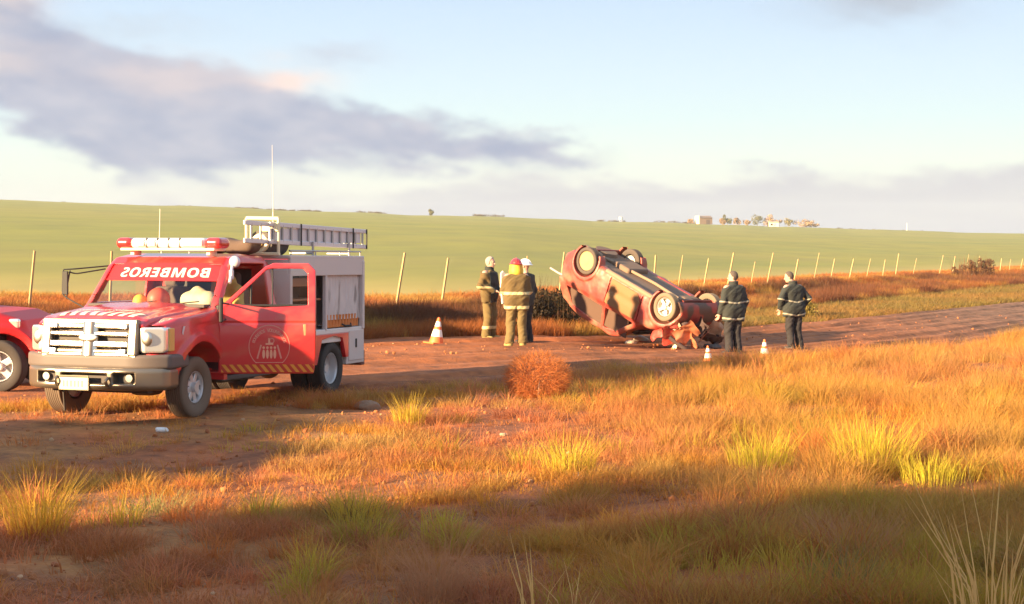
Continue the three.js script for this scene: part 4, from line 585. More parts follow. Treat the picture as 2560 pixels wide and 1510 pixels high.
  for (const s of [1, -1]) {
    const [e, w] = arms[s], E = V(...e), Wp = V(...w), f = Wp.clone().sub(E).normalize(), side = V(0, 0, 1).addScaledVector(f, -f.z); if (side.length() < 0.3) side.set(0, 1, 0).addScaledVector(f, -f.y); side.normalize(); const n = f.clone().cross(side).normalize().multiplyScalar(s);
    const pt = (a, b, c) => Wp.clone().addScaledVector(f, a).addScaledVector(side, b).addScaledVector(n, c).toArray(), fingers = [];
    [[0.030, 0.072], [0.010, 0.082], [-0.010, 0.076], [-0.029, 0.060]].forEach(([b, len], i) => { const p0 = pt(0.085, b, 0), p1 = pt(0.085 + len * 0.45, b * 1.06, -0.008), p2 = pt(0.085 + len * 0.75, b * 1.08, -0.026), p3 = pt(0.085 + len * 0.86, b * 1.08, -0.046); fingers.push([p0, p1], [p1, p2], [p2, p3]); });
    const th = [[pt(0.03, 0.032, -0.004), pt(0.062, 0.056, -0.016)], [pt(0.062, 0.056, -0.016), pt(0.094, 0.058, -0.034)]];
    const hand = (x, y, z) => { let d = smin(capsule(x, y, z, pt(0.0, 0, 0), pt(0.04, 0, 0), 0.026, 0.030), Math.min(capsule(x, y, z, pt(0.03, 0.022, 0), pt(0.082, 0.026, 0), 0.018, 0.013), capsule(x, y, z, pt(0.03, -0.018, 0), pt(0.08, -0.024, 0), 0.018, 0.013), capsule(x, y, z, pt(0.03, 0, 0), pt(0.085, 0, 0), 0.018, 0.014)), 0.02); for (const [a, b] of fingers) d = smin(d, capsule(x, y, z, a, b, 0.0088, 0.0078), 0.004); for (const [a, b] of th) d = smin(d, capsule(x, y, z, a, b, 0.011, 0.009), 0.008); return smin(d, capsule(x, y, z, lerp3(e, w, 0.6), w, 0.036, 0.028), 0.02); };
    const c = pt(0.075, 0, -0.01); pieces.push(nets(hand, c.map((v) => v - 0.115), c.map((v) => v + 0.115), 0.005));
  }
  part(t, 'body', merge(pieces), M.skin);
  for (const s of [1, -1]) { const X = 0.030 * s, Y = 0.012, Z = 0.085, e = part(t, 'eye', new THREE.SphereGeometry(0.0075, 10, 8), M.black); const y1 = Math.cos(nod) * Y - Math.sin(nod) * Z, z1 = Math.sin(nod) * Y + Math.cos(nod) * Z; e.position.set(head[0] + hc * X + hs * z1, head[1] + y1, head[2] - hs * X + hc * z1); }
  if (o.hair) part(t, 'hair', nets((x, y, z) => { const [X, Y, Z] = inHead(x, y, z); return Math.max(skull(X, Y, Z, 0.011) + 0.006 * (noise3(X * 90, Y * 90, Z * 90) - 0.5), Math.max(Z - 0.035 - 0.5 * (Y - 0.06), -0.055 - Y + 0.35 * Math.max(Z, 0))); }, [head[0] - 0.14, head[1] - 0.14, head[2] - 0.15], [head[0] + 0.14, head[1] + 0.16, head[2] + 0.15], 0.008), o.hair);
  // clothes
  const wr = (x, y, z, k = 1) => 0.042 * k * (fbm(x * 8 + y * 5 + 3, y * 9 + z * 7 + x * 3, 3) - 0.5);
  const hem = o.hem ?? 0.74, cw = o.coatWidth ?? 0, coatF = (x, y, z, g = 0) => {
    const skirtFlare = cw * sstep(1.15, hem, y) + 0.02;
    let d = torso(x, y, z, 0.035 + g + skirtFlare * 0.5); const lowC = capsule(x, y, z * 1.15, [0, 0.98, 0], [0, hem - 0.02, 0.01], 0.0, 0.0);
    d = smin(d, Math.min(capsule(x, y, z * 1.2, [-0.09 - cw * 0.5, 1.02, 0], [-0.10 - cw, hem - 0.2, 0], 0.13 + g, 0.135 + g), capsule(x, y, z * 1.2, [0.09 + cw * 0.5, 1.02, 0], [0.10 + cw, hem - 0.2, 0], 0.13 + g, 0.135 + g)), 0.06);
    d = smax(d, hem - y, 0.02); d = smin(d, arm(x, y, z, 0.024 + g, 0.9), 0.045);
    return smax(d, y - 1.52 + 0.4 * Math.abs(x - neck[0]), 0.02) + wr(x, y, z);
  };
  const [l2, h2] = box3(joints, 0.22);
  part(t, 'coat', nets(coatF, [l2[0], hem - 0.06, l2[2]], [h2[0], 1.58, h2[2]], 0.0165), o.coat);
  for (const [y0, w, kind] of o.bands ?? []) part(t, 'reflective_band', nets((x, y, z) => smax(coatF(x, y, z, 0.007), Math.abs(y - y0 - (o.bandV ?? 0) * Math.abs(x)) - w, 0.006), [l2[0], y0 - w - 0.06, l2[2]], [h2[0], y0 + w + 0.12, h2[2]], 0.012), kind ?? M.reflect);
  part(t, 'trousers', nets((x, y, z) => smax(smax(smin(leg(x, y, z, 0.022, o.trouserFlare ?? 0.022), capsule(x, y, z * 1.1, [-0.07, 0.96, 0], [0.07, 0.96, 0], 0.135, 0.135), 0.05), 0.085 - y, 0.01), y - 1.05, 0.01) + wr(x, y, z), [-0.42, 0.04, -0.34], [0.42, 1.08, 0.36], 0.016), o.trousers);
  for (const y0 of o.legBands ?? []) part(t, 'leg_band', nets((x, y, z) => smax(leg(x, y, z, 0.030, o.trouserFlare ?? 0.022), Math.abs(y - y0) - 0.035, 0.006), [-0.42, y0 - 0.06, -0.34], [0.42, y0 + 0.06, 0.36], 0.013), M.reflect);
  part(t, 'boots', nets((x, y, z) => smax(foot(x, y, z, 0.014), y - 0.16, 0.01), [-0.4, -0.02, -0.25], [0.4, 0.2, 0.42], 0.012), o.boots);
  if (o.helmet) {
    const hp = part(t, 'helmet', nets((x, y, z) => { const [X, Y, Z] = inHead(x, y, z); return smin(smax(ball(X, Y, Z, [0, 0.03, -0.01], 0.118, 0.122, 0.142), 0.028 - Y, 0.012), smax(ball(X, Y, Z, [0, 0.03, -0.015], 0.148, 0.05, 0.178), Math.abs(Y - 0.03) - 0.009, 0.008), 0.012); }, [head[0] - 0.22, head[1] - 0.08, head[2] - 0.24], [head[0] + 0.22, head[1] + 0.22, head[2] + 0.24], 0.011), o.helmet);
    part(hp, 'helmet_ridge', nets((x, y, z) => { const [X, Y, Z] = inHead(x, y, z); return Math.max(ball(X, Y, Z, [0, 0.03, -0.01], 0.131, 0.133, 0.152), Math.abs(X) - 0.010, 0.07 - Y); }, [head[0] - 0.2, head[1], head[2] - 0.2], [head[0] + 0.2, head[1] + 0.22, head[2] + 0.2], 0.009), o.helmet);
    if (o.cape) part(hp, 'neck_cape', nets((x, y, z) => { const [X, Y, Z] = inHead(x, y, z); return smax(smax(Math.abs(ball(X, Y, Z, [0, -0.06, -0.005], 0.128 + 0.25 * Math.max(0, -Y - 0.06), 0.19, 0.135 + 0.25 * Math.max(0, -Y - 0.06))) - 0.010, Z - 0.03, 0.01), Math.max(Y - 0.035, -0.185 - Y), 0.01); }, [head[0] - 0.26, head[1] - 0.23, head[2] - 0.26], [head[0] + 0.26, head[1] + 0.08, head[2] + 0.12], 0.011), o.cape);
  }
  if (o.collar) part(t, 'collar', nets((x, y, z) => Math.max(Math.abs(Math.hypot(x - neck[0], (z - neck[2] - 0.005) * 1.05) - 0.085 - 0.25 * Math.max(0, 1.50 - y)) - 0.016, Math.abs(y - 1.51) - 0.05), [neck[0] - 0.2, 1.42, neck[2] - 0.2], [neck[0] + 0.2, 1.6, neck[2] + 0.2], 0.011), o.collar);
  if (o.front) part(t, 'open_front', nets((x, y, z) => smax(smax(coatF(x, y, z, 0.012), Math.abs(x - neck[0] * 0.6) - 0.17 + 0.05 * (1.2 - y), 0.01), Math.max(-z, Math.abs(y - 1.08) - 0.36), 0.01), [-0.3, hem - 0.04, 0], [0.3, 1.5, 0.45], 0.014), o.front);
  return t;
}
function lerp3(a, b, t) { return [lerp(a[0], b[0], t), lerp(a[1], b[1], t), lerp(a[2], b[2], t)]; }
const hang = (s, out = 0.05, fwd = 0.03) => [[0.235 * s + out * s, 1.13, -0.03], [0.235 * s + out * 1.4 * s, 0.88, fwd + 0.05]];
{
  const put = (u, d) => { const x = xAt(u, d, 0); return { x, z: -d, y: onGround(x, d) - 0.01 }; };
  person({ ...put(1223, 34.6), turn: 62, height: 1.80, label: 'bareheaded person in tan turnout gear with dark open coat front, facing the red-helmeted firefighter', armL: [[0.27, 1.14, 0.04], [0.14, 1.02, 0.22]], armR: [[-0.30, 1.16, -0.04], [-0.12, 1.05, 0.20]], hair: M.greyHair, coat: M.tan, bands: [[1.12, 0.026]], trousers: M.tanCloth, legBands: [0.27], boots: M.bootTan, hem: 0.80, headTurn: 0, collar: M.navy, trouserFlare: 0.035, front: M.navy });
  person({ ...put(1291, 32.6), turn: 186, height: 1.79, label: 'firefighter in tan turnout coat and red helmet with yellow neck cape, back to the camera', armL: [[0.26, 1.14, 0.05], [0.14, 0.98, 0.20]], armR: [[-0.26, 1.14, 0.05], [-0.14, 0.98, 0.20]], helmet: M.helmetRed, cape: M.yellow, coat: M.tan, bands: [[1.08, 0.034], [0.80, 0.034]], trousers: M.tanCloth, boots: M.bootTan, hem: 0.74, coatWidth: 0.012, trouserFlare: 0.035, legL: [[0.11, 0.5, 0.03], [0.14, 0.085, -0.03]], legR: [[-0.11, 0.5, 0.03], [-0.12, 0.085, 0.0]] });
  person({ ...put(1315, 33.6), turn: 240, height: 1.76, label: 'person in dark clothes and white helmet, mostly hidden behind the red-helmeted firefighter', armL: hang(1), armR: hang(-1), helmet: M.helmetWhite, coat: M.navy, trousers: M.trousers, boots: M.boot, hem: 0.80, headTurn: 10 });
  person({ ...put(1833, 32.6), turn: 206, height: 1.72, label: 'person in dark coat with pale bands standing by the nose of the wreck', armL: hang(1, 0.04), armR: hang(-1, 0.04), hair: M.hair, headTurn: 58, nod: 0.05, coat: M.navy, bands: [[1.10, 0.020, M.reflectDim], [0.76, 0.022, M.reflectDim]], bandV: 0.12, trousers: M.trousers, boots: M.boot, hem: 0.72, coatWidth: 0.03, collar: M.navy });
  person({ ...put(1984, 34.2), turn: 204, height: 1.68, label: 'rightmost person, in wide dark coat with hands at the pockets, head bent to the left', lean: [0.03, 0, 0.0], headOff: [0.06, 0, 0.04], armL: [[0.37, 1.16, -0.05], [0.30, 0.93, 0.10]], armR: [[-0.36, 1.16, -0.05], [-0.30, 0.93, 0.10]], hair: M.hair, headTurn: 62, nod: 0.18, coat: M.navy, bands: [[1.08, 0.018, M.reflectDim], [0.78, 0.020, M.reflectDim]], bandV: 0.2, trousers: M.trousers, boots: M.boot, hem: 0.76, coatWidth: 0.06, collar: M.navy, legL: [[0.09, 0.5, 0.03], [0.07, 0.085, -0.02]], legR: [[-0.12, 0.5, 0.03], [-0.17, 0.085, 0.0]] });
  // long pale rescue board standing upright between the two firefighters on the left
  const d = 33.1, x = xAt(1260, d, 1), b = thing('rescue_board', 'narrow white rescue board held upright left of the red-helmeted firefighter', 'rescue board');
  b.position.set(x, onGround(x, d) + 0.86, -d); b.rotation.set(0, 0.5, 0.06); part(b, 'board', new THREE.ExtrudeGeometry(new THREE.Shape([[-0.05, 0], [0.05, 0], [0.065, 0.35], [0.045, 0.62], [0, 0.66], [-0.045, 0.62], [-0.065, 0.35]].map((p) => new THREE.Vector2(...p))), { depth: 0.03, bevelSize: 0.008, bevelThickness: 0.008, bevelSegments: 2 }), std(0.82, 0.74, 0.62, 0.5)); part(b, 'board_stem', tube([0, 0, 0.015], [0, -0.1, 0.015], 0.02), M.wood);
}
// ---------------------------------------------------------------- cones, fence posts, litter, far buildings and trees
{
  const cone = (u, d, h, tilt, label) => {
    const x = xAt(u, d), c = thing('traffic_cone', label, 'traffic cone', 'traffic cones on the road'); c.position.set(x, onGround(x, d), -d); c.rotation.set(0.02, 0.6, tilt); const r = h * 0.27, at = (k) => lerp(r, r * 0.16, k);
    part(c, 'base', box(h * 0.72, 0.035, h * 0.72, 0, 0.018, 0, 0.012), M.coneOrange);
    const band = (a, b, name, m) => part(c, name, new THREE.LatheGeometry([[at(a) - 0.012, 0.035 + a * (h - 0.035)], [at(a), 0.035 + a * (h - 0.035)], [at(b), 0.035 + b * (h - 0.035)], [Math.max(at(b) - 0.012, 0.001), 0.035 + b * (h - 0.035)]].map((p) => new THREE.Vector2(...p)), 24), m);
    band(0, 0.24, 'lower_body', M.coneOrange); band(0.24, 0.52, 'lower_collar', M.coneWhite); band(0.52, 0.64, 'middle_body', M.coneOrange); band(0.64, 0.84, 'upper_collar', M.coneWhite); band(0.84, 1, 'tip', M.coneOrange);
  };
  cone(1090, 33.0, 0.56, -0.14, 'orange and white cone tilted on the road left of the firefighters');
  cone(1771, 28.9, 0.32, 0.06, 'pale orange cone half hidden in grass below the wreck nose');
  cone(1911, 30.9, 0.40, 0, 'cone with pale collar between the two people on the right');
}
{
  // posts: foot column, foot row, head column, head row (as seen), metres per pixel from how tall they stand
  const P = [[70, 775, 88, 627, 37.6], [272, 700, 281, 628, 38.0], [985, 772, 1012, 632, 38.9], [1100, 766, 1121, 645, 41.5], [1303, 722, 1319, 640, 46], [1394, 712, 1411, 630, 48], [1632, 690, 1639, 638, 57], [1692, 724, 1707, 638, 59], [1754, 730, 1771, 646, 61], [1815, 716, 1834, 632, 62.5], [1874, 716, 1888, 654, 64.5], [1914, 714, 1933, 632, 65.5], [1982, 706, 1995, 648, 69], [2031, 706, 2048, 632, 72], [2070, 720, 2087, 647, 74], [2118, 708, 2134, 647, 77], [2161, 706, 2176, 647, 80], [2203, 702, 2213, 649, 83], [2236, 696, 2247, 634, 86], [2280, 692, 2291, 646, 88.5], [2346, 690, 2358, 638, 92], [2379, 688, 2388, 640, 94], [2411, 692, 2422, 636, 96], [2443, 684, 2449, 640, 98], [2498, 686, 2504, 646, 102], [2520, 686, 2527, 648, 104], [2546, 687, 2557, 647, 107]];
  const where = ['beside the nose of the pickup at the left edge', 'just behind the passenger mirror of the fire truck', 'right of the silver box body of the fire truck', 'above the orange and white cone', 'behind the white-helmeted person', 'behind the tail of the overturned car', 'above the front wheels of the overturned car', 'first in the clear right of the overturned car', 'second right of the overturned car', 'behind the head of the person by the wreck nose'];
  P.forEach(([u0, v0, u1, v1, d], i) => {
    const foot = V(xAt(u0, d, yAt(v0, d)), 0, -d), headY = yAt(v1, d), x1 = xAt(u1, d, headY); foot.y = Math.min(land(foot.x, -d), yAt(v0, d)) - 0.25;
    const k = (headY - foot.y) / Math.max(0.2, headY - yAt(v0, d)), hx = foot.x + (x1 - foot.x), r = i < 4 ? 0.034 : [0.036, 0.022, 0.03][i % 3];
    const g = tube([0, 0, 0], [hx - foot.x, headY - foot.y, 0.03], r * 1.08, r * 0.9, 7), Pp = g.attributes.position; for (let q = 0; q < Pp.count; q++) { const y = Pp.getY(q); Pp.setX(q, Pp.getX(q) + 0.02 * (noise2(y * 3, i * 7) - 0.5)); } g.computeVertexNormals();
    const n = i - 9, right = ['first', 'second', 'third', 'fourth', 'fifth', 'sixth', 'seventh', 'eighth', 'ninth', 'tenth', 'eleventh', 'twelfth', 'thirteenth', 'fourteenth', 'fifteenth', 'sixteenth', 'seventeenth'];
    const o = single('fence_post', g, std(0.42 + 0.08 * hash(i, 3), 0.32, 0.15, 0.9), i < 10 ? 'leaning pale fence post ' + where[i] : 'leaning pale fence post, ' + right[n - 1] + ' to the right of the person by the wreck', 'fence post', 'leaning posts of the field fence'); o.position.copy(foot);
  });
}
{
  // litter and debris
  const bit = (name, u, v, s, m, label, cat, seed) => { const d = dAt(v), x = xAt(u, d), g = new THREE.IcosahedronGeometry(s, 2), P = g.attributes.position; for (let i = 0; i < P.count; i++) { const a = P.getX(i), b = P.getY(i), c = P.getZ(i), k = 0.75 + 0.7 * noise3(a / s * 1.4 + seed, b / s * 1.4, c / s * 1.4); P.setXYZ(i, a * k * 1.3, b * k * 0.6, c * k); } g.computeVertexNormals(); const o = single(name, g, m, label, cat); o.position.set(x, onGround(x, d) + s * 0.3, -d); return o; };
  bit('litter', 404, 1090, 0.055, std(0.8, 0.76, 0.72, 0.7), 'scrap of white litter on the shaded verge in front of the fire pickup', 'litter', 1);
  bit('debris', 1433, 822, 0.075, std(0.75, 0.6, 0.4, 0.7), 'pale scrap on the ground left of the overturned car', 'debris', 2);
  bit('debris', 1578, 846, 0.10, std(0.75, 0.62, 0.45, 0.7), 'pale crumpled piece under the roof of the overturned car', 'debris', 3);
  bit('debris', 1602, 838, 0.13, std(0.45, 0.36, 0.27, 0.8), 'grey-brown crumpled lump beside the pale piece under the overturned car', 'debris', 4);
  bit('debris', 1780, 852, 0.13, M.plastic, 'dark broken part lying at the nose of the overturned car', 'debris', 5);
  bit('stone', 790, 978, 0.13, std(0.45, 0.24, 0.13, 0.95), 'clod of earth beside the rear wheel of the fire pickup', 'stone', 6);
  bit('stone', 920, 1030, 0.12, std(0.30, 0.18, 0.11, 0.95), 'rounded stone at the road edge right of the fire pickup', 'stone', 7);
  bit('stone', 1260, 1092, 0.035, std(0.42, 0.28, 0.19, 0.95), 'small pale stone among the dry grass in the middle', 'stone', 8);
  bit('stone', 1440, 1192, 0.05, std(0.7, 0.66, 0.62, 0.95), 'small white stone under the yellow-green tuft in the middle', 'stone', 9);
  bit('stone', 2110, 1415, 0.035, std(0.7, 0.66, 0.62, 0.95), 'tiny white stone in the shaded foreground on the right', 'stone', 10);
}
// trees and shrubs made of many small leaf faces
function leafCloud(seed, n, clumps, leaf) {
  const R = rng(seed), pos = [];
  for (let i = 0; i < n; i++) {
    const c = clumps[Math.floor(R() * clumps.length)], a = R() * 6.283, b = Math.acos(2 * R() - 1), r = Math.cbrt(0.25 + 0.75 * R());
    const p = V(c[0] + c[3] * r * Math.sin(b) * Math.cos(a), c[1] + c[4] * r * Math.cos(b), c[2] + c[3] * r * Math.sin(b) * Math.sin(a)), q = V(R() - 0.5, R() - 0.2, R() - 0.5).normalize(), w = V(R() - 0.5, R() - 0.5, R() - 0.5).cross(q).normalize(), s = leaf * (0.6 + 0.8 * R());
    const A = p.clone().addScaledVector(w, s * 0.4), B = p.clone().addScaledVector(q, s), C = p.clone().addScaledVector(w, -s * 0.4); pos.push(...A, ...B, ...C);
  }
  const g = new THREE.BufferGeometry(); g.setAttribute('position', new THREE.Float32BufferAttribute(pos, 3)); g.computeVertexNormals(); return g;
}
{
  const D = 690, S = D / F, spot = (u) => { const x = xAt(u, D, 4); return [x, land(x, -D), -D]; };
  const tree = (u, wpx, hpx, seed, m, label) => { const t = thing('far_tree', label, 'tree', null), [x, y, z] = spot(u), w = wpx * S, h = hpx * S; t.position.set(x, y - 0.3, z); part(t, 'trunk', tube([0, 0, 0], [0.1, h * 0.5, 0], 0.16, 0.07, 6), M.wood); const R = rng(seed), cl = []; for (let k = 0; k < 9; k++) cl.push([(R() - 0.5) * w * 0.8, h * (0.25 + 0.55 * R()), (R() - 0.5) * w * 0.6, w * (0.16 + 0.14 * R()), h * (0.14 + 0.12 * R())]); part(t, 'crown', leafCloud(seed, 700, cl, 0.42), m); };
  const dk = std(0.16, 0.15, 0.07, 0.9), br = std(0.36, 0.24, 0.14, 0.9), gr = std(0.25, 0.21, 0.10, 0.9);
  tree(1806, 16, 22, 1, br, 'small brown tree just right of the dark far shed'); tree(1818, 22, 26, 2, dk, 'dark tree behind the low trees right of the far shed'); tree(1842, 22, 20, 3, br, 'low brown tree in the middle of the far farm row'); tree(1866, 18, 18, 4, br, 'pale brown tree left of the dark rounded far tree'); tree(1893, 34, 30, 5, dk, 'dark rounded tree left of the white far house'); tree(1919, 20, 32, 6, br, 'pinkish bare tree behind the white far house'); tree(1944, 26, 22, 7, br, 'brown tree just right of the white far house'); tree(1972, 22, 24, 8, gr, 'small tree left of the long brown far thicket'); tree(2010, 50, 22, 9, br, 'wide brown thicket at the right end of the far farm'); tree(2028, 32, 20, 10, br, 'last brown thicket on the right of the far farm'); tree(1726, 14, 14, 11, br, 'low bush left of the far shed');
  tree(1080, 14, 18, 12, dk, 'lone small tree on the ridge right of the fire truck aerial'); tree(160, 16, 7, 13, dk, 'low dark bush on the ridge at far left'); tree(34, 40, 7, 14, dk, 'low dark scrub on the ridge at the left edge');
  const shed = thing('far_shed', 'dark far shed with pale end at the left of the distant farm', 'shed'), [x, y, z] = spot(1760); shed.position.set(x, y, z); shed.rotation.y = 0.25;
  const w = 33 * S, h = 20 * S; part(shed, 'wall', box(w, h * 0.8, 5, 0, h * 0.4, 0, 0.05), std(0.22, 0.15, 0.11, 0.9)); part(shed, 'end_wall', box(0.5, h * 1.05, 4.8, -w / 2 - 0.3, h * 0.52, 0.1, 0.05), std(0.75, 0.68, 0.5, 0.8)); part(shed, 'roof', new THREE.ExtrudeGeometry(new THREE.Shape([[-2.9, 0], [2.9, 0], [0, 0.9]].map((p) => new THREE.Vector2(...p))), { depth: w, bevelEnabled: false }).rotateY(Math.PI / 2).translate(-w / 2, h * 0.8, 0), std(0.24, 0.17, 0.13, 0.8)); part(shed, 'door', box(1.6, h * 0.55, 0.1, 0.8, h * 0.28, 2.52, 0.02), std(0.12, 0.085, 0.07, 0.9));
  const house = thing('far_house', 'low white far house between the farm trees', 'house'), q = spot(1933); house.position.set(...q); part(house, 'wall', box(24 * S, 12 * S, 4, 0, 5 * S, 0, 0.05), std(0.8, 0.68, 0.55, 0.8)); part(house, 'roof', new THREE.ExtrudeGeometry(new THREE.Shape([[-2.4, 0], [2.4, 0], [0, 0.8]].map((p) => new THREE.Vector2(...p))), { depth: 26 * S, bevelEnabled: false }).rotateY(Math.PI / 2).translate(-13 * S, 11 * S, 0), std(0.5, 0.36, 0.28, 0.8)); part(house, 'window', box(0.9, 0.8, 0.05, -1, 5 * S, 2.02, 0.01), M.darkGlass);
  { const m = thing('far_mast', 'thin pale mast on the flat horizon far right', 'mast'), p = spot(2267); m.position.set(...p); part(m, 'pole', tube([0, 0, 0], [0, 20 * S, 0], 0.15, 0.1, 6), M.coneWhite); part(m, 'foot', box(0.6, 0.5, 0.6, 0, 0.2, 0, 0.04), M.offWhite); }
  { const m = thing('water_tank', 'tiny white tank on a stand on the ridge above the wreck', 'water tank'), p = spot(1552); m.position.set(...p); part(m, 'tank', new THREE.CylinderGeometry(0.9, 0.8, 1.1, 14).translate(0, 1.6, 0), M.coneWhite); part(m, 'stand', merge([tube([-0.5, -0.3, 0], [-0.5, 1.2, 0], 0.1), tube([0.5, -0.3, 0], [0.5, 1.2, 0], 0.1), box(1.3, 0.1, 0.3, 0, 1.1, 0, 0.02)]), M.steel); }
}
// ---------------------------------------------------------------- grass: blades are real, thin, bent strips
function tuft(seed, n, o) {
  const R = rng(seed), pos = [], nor = [];
  for (let i = 0; i < n; i++) {
    const a = R() * 6.283, r0 = o.r * Math.sqrt(R()), h = o.h * (0.45 + 0.75 * R()), lean = o.lean * (0.3 + R()), b = a + (R() - 0.5) * 1.6, w = o.w * (0.7 + 0.6 * R()), sx = -Math.sin(b + (R() - 0.5) * 2), sz = Math.cos(b + (R() - 0.5) * 2);
    const x0 = Math.cos(a) * r0, z0 = Math.sin(a) * r0, p = [];
    for (let k = 0; k <= 2; k++) { const t = k / 2, out = lean * h * t * t * (o.droop ?? 1), y = h * (t - (o.sag ?? 0.15) * lean * t * t); p.push([x0 + Math.cos(b) * out + 0.02 * h * t * (R() - 0.5), y, z0 + Math.sin(b) * out]); }
    const hw = [w, w * 0.75, w * 0.12];
    for (let k = 0; k < 2; k++) { const A = p[k], B = p[k + 1], u = hw[k] / 2, v = hw[k + 1] / 2, q = [[A[0] - sx * u, A[1], A[2] - sz * u], [A[0] + sx * u, A[1], A[2] + sz * u], [B[0] + sx * v, B[1], B[2] + sz * v], [B[0] - sx * v, B[1], B[2] - sz * v]]; pos.push(...q[0], ...q[1], ...q[2]); pos.push(...q[0], ...q[2], ...q[3]); }
    if (o.seeds && R() < o.seeds) { const T = p[2]; for (let k = 0; k < 5; k++) { const y = T[1] - 0.02 * k, e = 0.008, c = R() * 6.28; pos.push(T[0] - Math.cos(c) * e, y, T[2] - Math.sin(c) * e, T[0] + Math.cos(c) * e, y, T[2] + Math.sin(c) * e, T[0] + 0.004, y + 0.03, T[2]); } }
  }
  const g = new THREE.BufferGeometry(); g.setAttribute('position', new THREE.Float32BufferAttribute(pos, 3)); g.computeVertexNormals(); return g;
}
const blade = (r, g, b) => new THREE.MeshPhysicalMaterial({ color: rgb(r, g, b), roughness: 1, side: THREE.DoubleSide, transmission: 0.4, thickness: 0, specularIntensity: 0.3 });
const GOLD = [0.56, 0.25, 0.036], STRAW = [0.56, 0.31, 0.07], RUSTY = [0.50, 0.165, 0.043], LIME = [0.46, 0.31, 0.036], SAGE = [0.44, 0.25, 0.085], BROWN = [0.54, 0.19, 0.08];
function scatter(name, label, geos, pick, mat) {                       // pick(geometry index) -> list of [x, d, scale, turn, color]
  geos.forEach((g, i) => {
    const list = pick(i); if (!list.length) return; const m = new THREE.InstancedMesh(g, mat, list.length), M4 = new THREE.Matrix4(), q = new THREE.Quaternion(), e = new THREE.Euler();
    list.forEach(([x, d, s, a, c, sy], k) => { q.setFromEuler(e.set(0.12 * Math.sin(a * 7), a, 0.12 * Math.cos(a * 5))); M4.compose(V(x, land(x, -d) - 0.02, -d), q, V(s, s * (sy ?? 1), s)); m.setMatrixAt(k, M4); m.setColorAt(k, rgb(...c)); });
    m.name = numbered(name); m.castShadow = m.receiveShadow = true; scene.add(m); tag(m, label, 'grass', null, 'stuff');
  });
}
const mixc = (a, b, t) => a.map((v, i) => lerp(v, b[i], t)), jit = (c, R, k = 0.22) => { const f = 1 + (R() - 0.5) * 2 * k; return c.map((v) => v * f * (1 + (R() - 0.5) * 0.1)); };
